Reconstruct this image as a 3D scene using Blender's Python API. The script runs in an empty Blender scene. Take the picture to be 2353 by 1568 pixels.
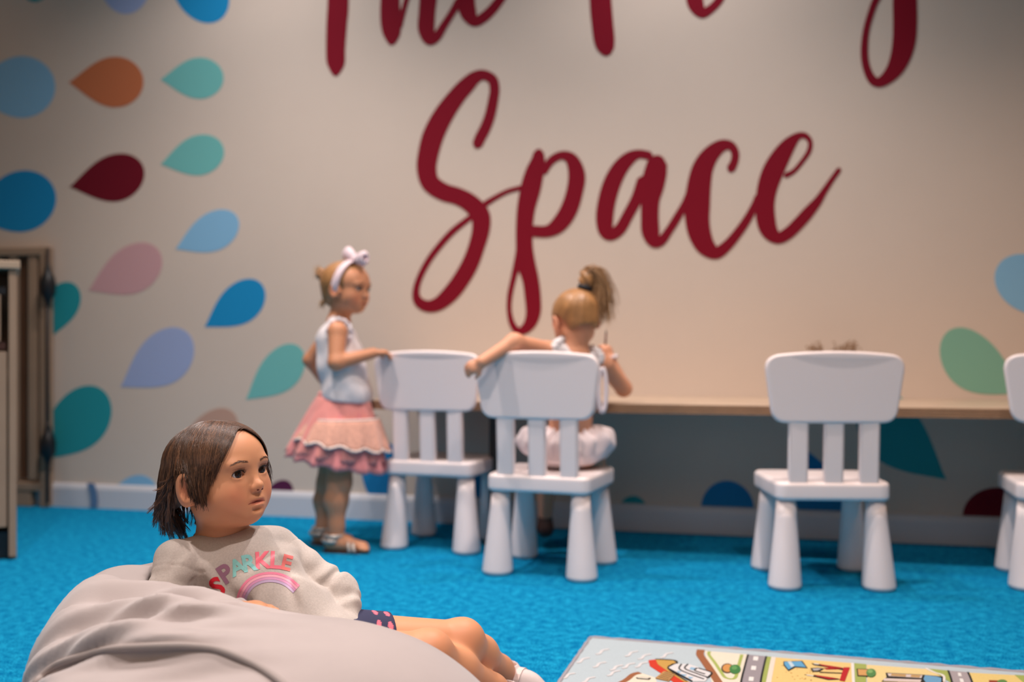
import bpy, bmesh, math, random
import numpy as np
from mathutils import Vector, Matrix
from mathutils.bvhtree import BVHTree

# ------------------------------------------------------------------ camera, light, exposure
SC = bpy.context.scene
COL = SC.collection
YAW = math.radians(13.5)
CY, SY = math.cos(YAW), math.sin(YAW)
CAMH = 0.68
FPX = 2288.0
WALL_Y = 3.691

cam_d = bpy.data.cameras.new('camera')
cam_d.sensor_width = 36.0
cam_d.lens = FPX * 36.0 / 2353.0
cam_d.shift_y = 14.0 / 2353.0
cam_d.dof.use_dof = True
cam_d.dof.focus_distance = 1.64
cam_d.dof.aperture_fstop = 2.2
cam = bpy.data.objects.new('camera', cam_d)
COL.objects.link(cam)
cam.location = (0, 0, CAMH)
cam.rotation_euler = (math.pi / 2, 0, YAW)
SC.camera = cam

world = bpy.data.worlds.new('world')
SC.world = world
world.use_nodes = True
world.node_tree.nodes['Background'].inputs[0].default_value = (1.0, 0.9, 0.8, 1)
world.node_tree.nodes['Background'].inputs[1].default_value = 0.1


def cw(x, y, z=0.0):
    """camera-aligned ground coordinates -> world"""
    return Vector((x * CY - y * SY, x * SY + y * CY, z))


def spot(x, y, z, power, col, size=0.05, angle=110, blend=0.8, target=None):
    l = bpy.data.lights.new('ceiling_spot', 'SPOT')
    l.energy = power
    l.color = col
    l.shadow_soft_size = size
    l.spot_size = math.radians(angle)
    l.spot_blend = blend
    o = bpy.data.objects.new('ceiling_spot', l)
    o.location = (x, y, z)
    if target is not None:
        o.rotation_euler = (Vector(target) - Vector((x, y, z))).to_track_quat('-Z', 'Y').to_euler()
    COL.objects.link(o)


def area(loc, target, w, h, power, col):
    l = bpy.data.lights.new('area_light', 'AREA')
    l.shape = 'RECTANGLE'
    l.size, l.size_y = w, h
    l.energy = power
    l.color = col
    o = bpy.data.objects.new('area_light', l)
    o.location = loc
    o.rotation_euler = (Vector(target) - Vector(loc)).to_track_quat('-Z', 'Y').to_euler()
    COL.objects.link(o)


WARM = (1.0, 0.56, 0.28)
NEUT = (1.0, 0.88, 0.82)
WHITE = (1.0, 0.93, 0.92)
# downlights in a row off the mural wall
spot(-3.30, 3.00, 2.80, 7, WARM, 0.05, 120, 1.0)
spot(-1.84, 3.05, 2.80, 66, WHITE, 0.05, 128, 1.0)
spot(-0.27, 3.05, 2.80, 66, WHITE, 0.05, 128, 1.0)
# row about 1.2 m off the wall
spot(-1.55, 2.40, 2.80, 138, NEUT, 0.035, 116, 0.9)
spot(0.05, 2.40, 2.80, 118, NEUT, 0.035, 110, 0.9)
spot(1.5, 2.40, 2.80, 42, WARM, 0.035, 116, 0.9)
# row over the play floor
spot(-1.3, 0.9, 2.80, 122, NEUT, 0.05, 116, 0.8)
spot(0.4, 0.9, 2.80, 128, NEUT, 0.05, 116, 0.8)
# added fills with no seen source: warm overhead, near-neutral from behind the camera
area((-0.3, -0.6, 2.80), (-0.3, -0.59, 0.0), 4.0, 2.0, 26, (1.0, 0.70, 0.48))
area((-0.6, -2.6, 1.6), (-0.6, 3.0, 0.6), 3.6, 1.8, 9, (1.0, 0.90, 0.88))

SC.view_settings.view_transform = 'Standard'
SC.view_settings.look = 'None'
SC.view_settings.exposure = 0.08
SC.view_settings.gamma = 1.0
SC.view_settings.use_curve_mapping = False

# ------------------------------------------------------------------ helpers


def lin(c):
    return tuple(((v / 255.0) / 12.92 if v / 255.0 <= 0.04045 else ((v / 255.0 + 0.055) / 1.055) ** 2.4) for v in c)


def C(px, py, Z):
    """camera-aligned point seen at a pixel of the photograph, Z metres away"""
    return np.array([(px - 1176.5) * Z / FPX, Z, CAMH - (py - 798.0) * Z / FPX])


def F(px, py, z=0.0):
    """camera-aligned point on the floor seen at a pixel"""
    Z = (CAMH - z) * FPX / (py - 798.0)
    return np.array([(px - 1176.5) * Z / FPX, Z, z])


def wallp(px, py):
    """world x, z on the mural wall seen at a pixel"""
    a = (px - 1176.5) / FPX
    b = -(py - 798.0) / FPX
    dx, dy = a * CY - SY, a * SY + CY
    t = WALL_Y / dy
    return dx * t, CAMH + b * t


MATS = {}


def mat(name, col, rough=0.6, bump=None, spec=0.5, sss=0.0, vary=None, attr=False, metal=0.0, sheen=0.0, coat=0.0, alpha=None):
    if name in MATS:
        return MATS[name]
    m = bpy.data.materials.new(name)
    m.use_nodes = True
    nt = m.node_tree
    b = nt.nodes['Principled BSDF']
    c = (*col, 1) if len(col) == 3 else col
    b.inputs['Base Color'].default_value = c
    b.inputs['Roughness'].default_value = rough
    b.inputs['Specular IOR Level'].default_value = spec
    b.inputs['Metallic'].default_value = metal
    b.inputs['Coat Weight'].default_value = coat
    if alpha is not None:
        b.inputs['Alpha'].default_value = alpha
    if sheen:
        b.inputs['Sheen Weight'].default_value = sheen
        b.inputs['Sheen Roughness'].default_value = 0.5
    if sss:
        b.inputs['Subsurface Weight'].default_value = sss
        b.inputs['Subsurface Radius'].default_value = (1.0, 0.35, 0.18)
        b.inputs['Subsurface Scale'].default_value = 0.012
    src = None
    if attr:
        a = nt.nodes.new('ShaderNodeAttribute')
        a.attribute_name = 'tint'
        src = a.outputs['Color']
    if vary:
        tc = nt.nodes.new('ShaderNodeTexCoord')
        n = nt.nodes.new('ShaderNodeTexNoise')
        n.inputs['Scale'].default_value = vary[0]
        n.inputs['Detail'].default_value = 6
        n.inputs['Roughness'].default_value = 0.7
        nt.links.new(tc.outputs['Object'], n.inputs['Vector'])
        mx = nt.nodes.new('ShaderNodeMix')
        mx.data_type = 'RGBA'
        mx.blend_type = 'MULTIPLY'
        mx.inputs[0].default_value = 1.0
        rp = nt.nodes.new('ShaderNodeValToRGB')
        lo = 1 - vary[1]
        rp.color_ramp.elements[0].position = 0.3
        rp.color_ramp.elements[1].position = 0.7
        rp.color_ramp.elements[0].color = (lo, lo, lo, 1)
        rp.color_ramp.elements[1].color = (1 + vary[1] * 0.4,) * 3 + (1,)
        nt.links.new(n.outputs['Fac'], rp.inputs[0])
        if src is not None:
            nt.links.new(src, mx.inputs[6])
        else:
            mx.inputs[6].default_value = c
        nt.links.new(rp.outputs[0], mx.inputs[7])
        src = mx.outputs[2]
    if src is not None:
        nt.links.new(src, b.inputs['Base Color'])
    if bump:
        tc = nt.nodes.new('ShaderNodeTexCoord')
        n = nt.nodes.new('ShaderNodeTexNoise')
        n.inputs['Scale'].default_value = bump[0]
        n.inputs['Detail'].default_value = 4
        nt.links.new(tc.outputs['Object'], n.inputs['Vector'])
        bp = nt.nodes.new('ShaderNodeBump')
        bp.inputs['Strength'].default_value = bump[1]
        bp.inputs['Distance'].default_value = bump[2]
        nt.links.new(n.outputs['Fac'], bp.inputs['Height'])
        nt.links.new(bp.outputs[0], b.inputs['Normal'])
    MATS[name] = m
    return m


def thing(name, label, cat, loc=(0, 0, 0), rz=0.0, group=None):
    o = bpy.data.objects.new(name, None)
    o.empty_display_size = 0.05
    COL.objects.link(o)
    o.location = loc
    o.rotation_euler = (0, 0, rz)
    o['label'] = label
    o['category'] = cat
    if group:
        o['group'] = group
    return o


def tag(o, label, cat, group=None):
    o['label'] = label
    o['category'] = cat
    if group:
        o['group'] = group
    return o


def mesh_obj(name, verts, faces, m, parent=None, smooth=True, tint=None):
    me = bpy.data.meshes.new(name)
    if isinstance(verts, np.ndarray):
        verts = verts.astype(np.float32)
        faces = np.asarray(faces, dtype=np.int32)
        nf, k = faces.shape
        me.vertices.add(len(verts))
        me.vertices.foreach_set('co', verts.ravel())
        me.loops.add(nf * k)
        me.loops.foreach_set('vertex_index', faces.ravel())
        me.polygons.add(nf)
        me.polygons.foreach_set('loop_start', np.arange(0, nf * k, k, dtype=np.int32))
        me.polygons.foreach_set('loop_total', np.full(nf, k, dtype=np.int32))
        me.update(calc_edges=True)
        me.validate()
    else:
        me.from_pydata([tuple(v) for v in verts], [], faces)
        me.update()
    if smooth:
        me.polygons.foreach_set('use_smooth', [True] * len(me.polygons))
    if tint is not None:
        a = me.color_attributes.new('tint', 'FLOAT_COLOR', 'POINT')
        t = np.ones((len(me.vertices), 4), dtype=np.float32)
        t[:, :3] = tint
        a.data.foreach_set('color', t.ravel())
    me.materials.append(m)
    o = bpy.data.objects.new(name, me)
    COL.objects.link(o)
    if parent is not None:
        o.parent = parent
    return o


def bm_obj(name, bm, m, parent=None, smooth=False, bevel=None, angle=None):
    me = bpy.data.meshes.new(name)
    bmesh.ops.recalc_face_normals(bm, faces=bm.faces)
    bm.to_mesh(me)
    bm.free()
    me.materials.append(m)
    if smooth:
        me.polygons.foreach_set('use_smooth', [True] * len(me.polygons))
    o = bpy.data.objects.new(name, me)
    COL.objects.link(o)
    if parent is not None:
        o.parent = parent
    if bevel:
        md = o.modifiers.new('bevel', 'BEVEL')
        md.width = bevel
        md.segments = 3
        md.limit_method = 'ANGLE'
    return o


def add_box(bm, c, s, rz=0.0):
    r = bmesh.ops.create_cube(bm, size=1.0)
    M = Matrix.Translation(c) @ Matrix.Rotation(rz, 4, 'Z') @ Matrix.Diagonal((s[0], s[1], s[2], 1))
    bmesh.ops.transform(bm, matrix=M, verts=r['verts'])
    return r['verts']


def box(name, c, s, m, parent=None, bevel=None, rz=0.0):
    bm = bmesh.new()
    add_box(bm, c, s, rz)
    return bm_obj(name, bm, m, parent, bevel=bevel)


def lathe(bm, prof, n=24, M=None):
    rings = []
    for r, z in prof:
        ring = []
        for i in range(n):
            a = 2 * math.pi * i / n
            v = Vector((r * math.cos(a), r * math.sin(a), z))
            ring.append(bm.verts.new(M @ v if M else v))
        rings.append(ring)
    for a, b in zip(rings, rings[1:]):
        for i in range(n):
            bm.faces.new((a[i], a[(i + 1) % n], b[(i + 1) % n], b[i]))
    bm.faces.new(rings[0][::-1])
    bm.faces.new(rings[-1])


def tube(bm, pts, radii, n=10):
    pts = [Vector(p) for p in pts]
    if not hasattr(radii, '__len__'):
        radii = [radii] * len(pts)
    up = Vector((0, 0, 1))
    rings = []
    prev = None
    for i, p in enumerate(pts):
        d = (pts[min(i + 1, len(pts) - 1)] - pts[max(i - 1, 0)])
        d.normalize()
        if prev is None:
            a = d.cross(up)
            if a.length < 1e-3:
                a = d.cross(Vector((1, 0, 0)))
        else:
            a = prev - d * prev.dot(d)
        a.normalize()
        prev = a
        b = d.cross(a)
        ring = []
        for k in range(n):
            t = 2 * math.pi * k / n
            ring.append(bm.verts.new(p + (a * math.cos(t) + b * math.sin(t)) * radii[i]))
        rings.append(ring)
    for a, b in zip(rings, rings[1:]):
        for k in range(n):
            bm.faces.new((a[k], a[(k + 1) % n], b[(k + 1) % n], b[k]))
    bm.faces.new(rings[0][::-1])
    bm.faces.new(rings[-1])


def catmull(pts, n=8, closed=False):
    P = [np.array(p, float) for p in pts]
    out = []
    N = len(P)
    rng = range(N if closed else N - 1)
    for i in rng:
        if closed:
            p0, p1, p2, p3 = P[i - 1], P[i], P[(i + 1) % N], P[(i + 2) % N]
        else:
            p1, p2 = P[i], P[i + 1]
            p0 = P[i - 1] if i > 0 else 2 * p1 - p2
            p3 = P[i + 2] if i + 2 < N else 2 * p2 - p1
        for k in range(n):
            t = k / n
            out.append(0.5 * ((2 * p1) + (-p0 + p2) * t + (2 * p0 - 5 * p1 + 4 * p2 - p3) * t * t + (-p0 + 3 * p1 - 3 * p2 + p3) * t ** 3))
    if not closed:
        out.append(P[-1])
    return out


# ---- implicit modelling: smooth unions of rounded shapes, meshed with surface nets
BS = 12


def mesh_sdf(f, lo, hi, h, slack=1.6):
    lo = np.array(lo, float)
    hi = np.array(hi, float)
    nb = np.ceil((hi - lo) / (h * BS)).astype(int)
    g = np.stack(np.meshgrid(*[np.arange(n) for n in nb], indexing='ij'), -1).reshape(-1, 3)
    cen = lo + (g + 0.5) * h * BS
    d = f(cen.astype(np.float32))
    act = g[np.abs(d) < h * BS * 0.87 * slack + 2 * h]
    r = np.arange(-1, BS + 1)
    off = np.stack(np.meshgrid(r, r, r, indexing='ij'), -1)
    VK, VP, QK = [], [], []
    n2 = BS + 2
    BIG = np.int64(1 << 20)

    def key(ijk):
        q = ijk.astype(np.int64) + 64
        return (q[..., 0] * BIG + q[..., 1]) * BIG + q[..., 2]
    for s in range(0, len(act), 96):
        bl = act[s:s + 96]
        idx = bl[:, None, None, None, :] * BS + off[None]
        P = lo + idx * h
        D = f(P.reshape(-1, 3).astype(np.float32)).reshape(len(bl), n2, n2, n2)
        S = D < 0
        mixed = S.any((1, 2, 3)) & ~S.all((1, 2, 3))
        if not mixed.any():
            continue
        D, S, idx = D[mixed], S[mixed], idx[mixed]
        n1 = BS + 1
        acc = np.zeros(D.shape[:1] + (n1, n1, n1, 3), np.float32)
        cnt = np.zeros(D.shape[:1] + (n1, n1, n1), np.float32)
        for ax in range(3):
            o1, o2 = [a for a in range(3) if a != ax]
            for a in (0, 1):
                for b in (0, 1):
                    st = [0, 0, 0]
                    st[o1], st[o2] = a, b
                    en = list(st)
                    en[ax] = 1
                    sl0 = tuple([slice(None)] + [slice(st[k], st[k] + n1) for k in range(3)])
                    sl1 = tuple([slice(None)] + [slice(en[k], en[k] + n1) for k in range(3)])
                    A, B = D[sl0], D[sl1]
                    cr = S[sl0] != S[sl1]
                    t = np.where(cr, A / np.where(cr, A - B, 1), 0)
                    acc[..., ax] += np.where(cr, t, 0)
                    acc[..., o1] += np.where(cr, a, 0)
                    acc[..., o2] += np.where(cr, b, 0)
                    cnt += cr
        w = cnt > 0
        ci = idx[:, :n1, :n1, :n1][w]
        VK.append(key(ci))
        VP.append(lo + (ci + acc[w] / cnt[w][:, None]) * h)
        I = slice(1, BS + 1)
        for ax in range(3):
            o1, o2 = [(1, 2), (2, 0), (0, 1)][ax]
            s0 = (slice(None), I, I, I)
            sh = [I, I, I]
            sh[ax] = slice(2, BS + 2)
            s1 = (slice(None),) + tuple(sh)
            a, b = S[s0], S[s1]
            cr = a != b
            if not cr.any():
                continue
            gi = idx[s0][cr]
            e1 = np.zeros(3, int)
            e1[o1] = 1
            e2 = np.zeros(3, int)
            e2[o2] = 1
            q = np.stack([key(gi - e1 - e2), key(gi - e2), key(gi), key(gi - e1)], -1)
            fl = ~a[cr]
            q[fl] = q[fl][:, ::-1]
            QK.append(q)
    VK = np.concatenate(VK)
    VP = np.concatenate(VP)
    QK = np.concatenate(QK)
    uk, ui = np.unique(VK, return_index=True)
    V = VP[ui]
    Q = np.searchsorted(uk, QK)
    Q = np.clip(Q, 0, len(uk) - 1)
    ok = (uk[Q] == QK).all(1)
    return V, Q[ok]


def smin(a, b, k):
    if k <= 0:
        return np.minimum(a, b)
    h = np.maximum(k - np.abs(a - b), 0) / k
    return np.minimum(a, b) - h * h * k * 0.25


def smax(a, b, k):
    return -smin(-a, -b, k)


def local(P, c, r, fn):
    """evaluate a detailed shape only near its bounding ball"""
    n = np.linalg.norm(P - np.asarray(c, np.float32), axis=1)
    out = (n - r).astype(np.float32)
    m = n < r + 0.035
    if m.any():
        out[m] = fn(P[m])
    return out


def cone(P, a, b, ra, rb):
    a = np.asarray(a, np.float32)
    b = np.asarray(b, np.float32)
    ba = b - a
    pa = P - a
    t = np.clip((pa @ ba) / float(ba @ ba), 0, 1)
    d = pa - t[:, None] * ba
    return np.sqrt((d * d).sum(1)) - (ra + (rb - ra) * t)


def ell(P, c, r, R=None):
    p = P - np.asarray(c, np.float32)
    if R is not None:
        p = p @ np.asarray(R, np.float32)
    r = np.asarray(r, np.float32)
    k0 = np.sqrt(((p / r) ** 2).sum(1))
    k1 = np.sqrt(((p / (r * r)) ** 2).sum(1))
    return np.where(k1 > 1e-6, k0 * (k0 - 1) / np.maximum(k1, 1e-6), -min(r))


def chain(P, pts, rads, k=0.01):
    d = None
    for (a, b, ra, rb) in zip(pts, pts[1:], rads, rads[1:]):
        e = cone(P, a, b, ra, rb)
        d = e if d is None else smin(d, e, k)
    return d


def basis(yaw, pitch=0.0, roll=0.0):
    """head frame: columns = child's left, forward, up. yaw 0 faces the camera (-y), 90 faces +x."""
    f = np.array([math.sin(yaw) * math.cos(pitch), -math.cos(yaw) * math.cos(pitch), math.sin(pitch)])
    l = np.array([math.cos(yaw), math.sin(yaw), 0.0])
    u = np.cross(l, f)
    u = u / np.linalg.norm(u)
    if u[2] < 0:
        u = -u
    if roll:
        l, u = l * math.cos(roll) + u * math.sin(roll), u * math.cos(roll) - l * math.sin(roll)
    return np.stack([l, f, u], 1)


def head_sdf(P, o, R, s=1.0, detail=True, ears=True):
    """child's head in its own frame (x left, y forward, z up, origin between the eyes' height and the ears)"""
    q = ((P - np.asarray(o, np.float32)) @ np.asarray(R, np.float32)) / s
    ax = np.abs(q[:, 0])
    m = np.stack([ax, q[:, 1], q[:, 2]], 1)
    d = ell(q, (0, -0.012, 0.018), (0.067, 0.083, 0.068))
    d = smin(d, ell(q, (0, 0.026, 0.022), (0.058, 0.046, 0.050)), 0.03)
    d = smin(d, ell(q, (0, 0.026, -0.036), (0.050, 0.044, 0.044)), 0.03)
    d = smin(d, ell(m, (0.034, 0.037, -0.031), (0.029, 0.029, 0.031)), 0.018)
    d = smin(d, ell(m, (0.033, 0.010, -0.044), (0.024, 0.036, 0.024)), 0.02)
    d = smin(d, ell(q, (0, 0.020, -0.050), (0.050, 0.046, 0.034)), 0.02)
    d = smin(d, ell(q, (0, 0.052, -0.064), (0.022, 0.019, 0.017)), 0.018)
    if detail:
        # brow ridge, sockets
        d = smin(d, ell(m, (0.024, 0.064, 0.016), (0.020, 0.009, 0.007)), 0.012)
        d = smax(d, -ell(m, (0.027, 0.083, -0.001), (0.016, 0.013, 0.010)), 0.012)
        # lids
        d = smin(d, ell(m, (0.0275, 0.0595, 0.0), (0.0142, 0.0130, 0.0125)), 0.004)
        # slit for the eye
        zz = m[:, 2] - 0.0005 + 9.0 * (m[:, 0] - 0.0275) ** 2
        sl = np.sqrt(((m[:, 0] - 0.0275) / 0.0122) ** 2 + (zz / 0.0056) ** 2) - 1
        sl = np.maximum(sl * 0.0056, 0.064 - m[:, 1])
        d = smax(d, -sl, 0.0015)
        # nose
        d = smin(d, cone(q, (0, 0.067, -0.002), (0, 0.0790, -0.021), 0.0050, 0.0068), 0.012)
        d = smin(d, ell(q, (0, 0.0815, -0.0225), (0.0078, 0.0080, 0.0070)), 0.006)
        d = smin(d, ell(m, (0.0085, 0.0755, -0.0255), (0.0052, 0.0065, 0.0050)), 0.005)
        # mouth
        d = smin(d, ell(q, (0, 0.062, -0.048), (0.020, 0.013, 0.014)), 0.012)
        d = smin(d, ell(q, (0, 0.0725, -0.0445), (0.0125, 0.0045, 0.0045)), 0.006)
        d = smin(d, ell(q, (0, 0.071, -0.0525), (0.012, 0.005, 0.0045)), 0.006)
        mz = q[:, 2] + 0.0485 + 3.5 * q[:, 0] ** 2
        mo = np.sqrt((q[:, 0] / 0.021) ** 2 + (mz / 0.0034) ** 2 + ((q[:, 1] - 0.0775) / 0.005) ** 2) - 1
        d = smax(d, -mo * 0.0034, 0.004)
        d = smax(d, -ell(q, (0, 0.0745, -0.0605), (0.012, 0.006, 0.0035)), 0.006)
    if not ears:
        return d * s
    # ears
    m = m - np.array([0, 0.013, 0.0], np.float32)
    er = ell(m, (0.070, -0.008, -0.014), (0.0105, 0.0165, 0.0245))
    ring = ell(m, (0.0775 + 0.0, -0.014, -0.012), (0.0060, 0.0195, 0.0280))
    er = smin(er, ring, 0.006)
    er = smax(er, -ell(m, (0.083, -0.008, -0.010), (0.0080, 0.0125, 0.0190)), 0.004)
    er = smin(er, ell(m, (0.069, 0.008, -0.016), (0.005, 0.004, 0.006)), 0.004)
    d = smin(d, er, 0.004)
    return d * s


def hpt(o, R, s, x, y, z):
    return np.asarray(o) + np.asarray(R) @ (np.array([x, y, z]) * s)


def hand_sdf(P, wrist, d, n, L=0.085, curl=0.5, side=1, k=0.004):
    """palm, four fingers of their own lengths and a thumb. d: direction of the fingers, n: back-of-hand normal"""
    d = np.array(d, float)
    d /= np.linalg.norm(d)
    n = np.array(n, float)
    n -= d * (n @ d)
    n /= np.linalg.norm(n)
    s = np.cross(d, n) * side
    w = np.array(wrist, float)
    pc = w + d * L * 0.28
    R = np.stack([s, d, n], 1)
    out = ell(P, pc, (L * 0.25, L * 0.33, L * 0.13), R)
    out = smin(out, ell(P, w + d * L * 0.42, (L * 0.26, L * 0.16, L * 0.12), R), 0.008)
    for i, (o, ln) in enumerate(((-0.19, 0.36), (-0.065, 0.42), (0.065, 0.39), (0.18, 0.30))):
        p0 = w + d * L * 0.46 + s * L * o
        a = curl * 0.6
        d1 = d * math.cos(a) - n * math.sin(a)
        p1 = p0 + d1 * L * ln * 0.5
        a = curl * 1.5
        d2 = d * math.cos(a) - n * math.sin(a)
        p2 = p1 + d2 * L * ln * 0.32
        a = curl * 2.2
        d3 = d * math.cos(a) - n * math.sin(a)
        p3 = p2 + d3 * L * ln * 0.25
        f = chain(P, [p0, p1, p2, p3], [L * .062, L * .057, L * .052, L * .044], 0.002)
        out = smin(out, f, k)
    t0 = w + d * L * 0.15 - s * L * 0.18
    t1 = t0 + (d * 0.6 - s * 0.6 - n * 0.3) * L * 0.26
    t2 = t1 + (d * 0.85 - s * 0.1 - n * 0.45) * L * 0.22
    out = smin(out, chain(P, [t0, t1, t2], [L * .085, L * .068, L * .052], 0.003), 0.005)
    return out


def sdf_obj(name, f, lo, hi, h, m, root, tintf=None):
    V, Q = mesh_sdf(f, lo, hi, h)
    base = np.array(root['base'][:]) if 'base' in root.keys() else np.zeros(3)
    t = tintf(V.astype(np.float32)) if tintf else None
    return mesh_obj(name, V - base, Q, m, root, tint=t), V, Q


def cthing(name, label, cat, base, group=None):
    """thing authored in camera-aligned coordinates, its base at base"""
    w = cw(*base)
    o = thing(name, label, cat, w, YAW, group)
    o['base'] = [float(v) for v in base]
    return o


# ------------------------------------------------------------------ room shell
def carpet_material():
    m = bpy.data.materials.new('blue_carpet')
    m.use_nodes = True
    nt = m.node_tree
    b = nt.nodes['Principled BSDF']
    b.inputs['Roughness'].default_value = 0.95
    b.inputs['Specular IOR Level'].default_value = 0.0
    tc = nt.nodes.new('ShaderNodeTexCoord')
    n1 = nt.nodes.new('ShaderNodeTexNoise')
    n1.inputs['Scale'].default_value = 260
    n1.inputs['Detail'].default_value = 5
    n1.inputs['Roughness'].default_value = 0.75
    n2 = nt.nodes.new('ShaderNodeTexNoise')
    n2.inputs['Scale'].default_value = 45
    n2.inputs['Detail'].default_value = 3
    mx = nt.nodes.new('ShaderNodeMath')
    mx.operation = 'MULTIPLY_ADD'
    mx.inputs[1].default_value = 0.35
    nt.links.new(tc.outputs['Object'], n1.inputs['Vector'])
    nt.links.new(tc.outputs['Object'], n2.inputs['Vector'])
    nt.links.new(n2.outputs['Fac'], mx.inputs[0])
    nt.links.new(n1.outputs['Fac'], mx.inputs[2])
    rp = nt.nodes.new('ShaderNodeValToRGB')
    rp.color_ramp.elements[0].position = 0.57
    rp.color_ramp.elements[0].color = (*CARPET[0], 1)
    rp.color_ramp.elements[1].position = 0.81
    rp.color_ramp.elements[1].color = (*CARPET[1], 1)
    nt.links.new(mx.outputs[0], rp.inputs[0])
    nt.links.new(rp.outputs[0], b.inputs['Base Color'])
    bp = nt.nodes.new('ShaderNodeBump')
    bp.inputs['Strength'].default_value = 0.8
    bp.inputs['Distance'].default_value = 0.006
    nt.links.new(mx.outputs[0], bp.inputs['Height'])
    nt.links.new(bp.outputs[0], b.inputs['Normal'])
    return m


CARPET = ((0.0, 0.125, 0.37), (0.022, 0.50, 0.82))
X0, X1, Y0, CEIL = -3.9, 3.2, -3.0, 2.85
WALLC = (0.68, 0.56, 0.47)


def structure(o):
    o['kind'] = 'structure'
    return o


wallm = mat('painted_wall', WALLC, 0.75, bump=(120, 0.05, 0.002), vary=(1.5, 0.03))
structure(box('floor', ((X0 + X1) / 2, (Y0 + WALL_Y) / 2, -0.05), (X1 - X0 + .4, WALL_Y - Y0 + .4, 0.1), carpet_material()))
structure(box('wall_back', ((X0 + X1) / 2, WALL_Y + 0.06, CEIL / 2), (X1 - X0 + .24, 0.12, CEIL), wallm))
tanm = mat('tan_wall', (0.50, 0.34, 0.22), 0.8, bump=(120, 0.05, 0.002))
structure(box('wall_left', (X0 - 0.06, (Y0 + WALL_Y) / 2, CEIL / 2), (0.12, WALL_Y - Y0, CEIL), tanm))
structure(box('wall_right', (X1 + 0.06, (Y0 + WALL_Y) / 2, CEIL / 2), (0.12, WALL_Y - Y0, CEIL), tanm))
structure(box('wall_front', ((X0 + X1) / 2, Y0 - 0.06, CEIL / 2), (X1 - X0 + .24, 0.12, CEIL), tanm))
structure(box('ceiling', ((X0 + X1) / 2, (Y0 + WALL_Y) / 2, CEIL + 0.05), (X1 - X0 + .24, WALL_Y - Y0 + .24, 0.1),
              mat('ceiling_paint', (0.46, 0.34, 0.24), 0.9)))

# baseboard with a small rounded cap
trimm = mat('white_trim', (0.62, 0.62, 0.66), 0.4)
bm = bmesh.new()
prof = [(0, 0), (-0.016, 0), (-0.016, 0.078), (-0.013, 0.088), (-0.009, 0.096), (-0.004, 0.1), (0, 0.1)]
rows = [[bm.verts.new((x, WALL_Y + p[0], p[1])) for p in prof] for x in (X0, X1)]
for i in range(len(prof)):
    j = (i + 1) % len(prof)
    bm.faces.new((rows[0][i], rows[0][j], rows[1][j], rows[1][i]))
bm.faces.new(rows[0])
bm.faces.new(rows[1][::-1])
structure(bm_obj('baseboard_back', bm, trimm))

# ------------------------------------------------------------------ mural petals (vinyl, 1 mm proud of the wall)
WP = WALL_Y - 0.0012


def vinyl(pts2, name, m, parent=None, depth=0.0012, base=None):
    """flat vinyl piece from an outline in wall x, z"""
    bm = bmesh.new()
    bx, bz = base if base else (0, 0)
    vs = [bm.verts.new((x - bx, -depth if base else WALL_Y - depth, z - bz)) for x, z in pts2]
    f = bm.faces.new(vs)
    r = bmesh.ops.extrude_face_region(bm, geom=[f])
    for v in r['geom']:
        if isinstance(v, bmesh.types.BMVert):
            v.co.y += depth - 0.0002
    bmesh.ops.triangulate(bm, faces=[f for f in bm.faces if len(f.verts) > 4])
    return bm_obj(name, bm, m, parent)


def petal(tip, end, w, bend, m, label):
    t = np.array(tip, float)
    e = np.array(end, float)
    ax = e - t
    L = np.linalg.norm(ax)
    ax = ax / L
    nm = np.array([-ax[1], ax[0]])
    up, dn = [], []
    N = 22
    for i in range(N + 1):
        u = 0.5 - 0.5 * math.cos(math.pi * i / N)
        # teardrop half width, full at 0.62 of the length
        if u < 0.62:
            hw = math.sin(math.pi / 2 * (u / 0.62)) ** 1.12
        else:
            hw = math.sqrt(max(0.0, 1 - ((u - 0.62) / 0.38) ** 2))
        off = bend * L * math.sin(math.pi * u) * 0.5
        p = t + ax * L * u + nm * off
        up.append(p + nm * hw * w / 2)
        dn.append(p - nm * hw * w / 2)
    pts = up + dn[-2:0:-1]
    W = [wallp(*p) for p in pts]
    # pieces that run down behind the skirting are cut at its top
    if min(z for _, z in W) < 0.101:
        W = [(x, max(z, 0.101)) for x, z in W]
        out = []
        for p in W:
            if not out or (abs(p[0] - out[-1][0]) + abs(p[1] - out[-1][1])) > 1e-4:
                out.append(p)
        keep = []
        n = len(out)
        for i, p in enumerate(out):
            if p[1] <= 0.1011 and out[i - 1][1] <= 0.1011 and out[(i + 1) % n][1] <= 0.1011:
                continue
            keep.append(p)
        W = keep
    cx = sum(p[0] for p in W) / len(W)
    cz = sum(p[1] for p in W) / len(W)
    o = vinyl(W, 'wall_petal', m, None, 0.0012, (cx, cz))
    o.location = (cx, WALL_Y, cz)
    tag(o, label, 'wall decal', 'petal shapes on the mural wall')
    return o


def pm(name, c):
    return mat('vinyl_' + name, c, 0.75, spec=0.2)


TEAL = pm('teal', (0.17, 0.50, 0.47))
DTEAL = pm('deep_teal', (0.02, 0.32, 0.36))
AZURE = pm('azure', (0.01, 0.27, 0.56))
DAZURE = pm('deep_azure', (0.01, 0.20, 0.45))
SKY = pm('sky', (0.25, 0.50, 0.72))
LILAC = pm('lilac', (0.36, 0.43, 0.66))
PINK = pm('pink', (0.62, 0.35, 0.36))
ORANGE = pm('orange', (0.58, 0.17, 0.07))
PEACH = pm('peach', (0.55, 0.33, 0.25))
MAROON = pm('maroon', (0.16, 0.004, 0.015))
PLUM = pm('plum', (0.10, 0.015, 0.06))
SAGE = pm('sage', (0.22, 0.46, 0.35))
CRIMSON = mat('vinyl_crimson', (0.215, 0.004, 0.016), 0.8, spec=0.15)

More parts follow.
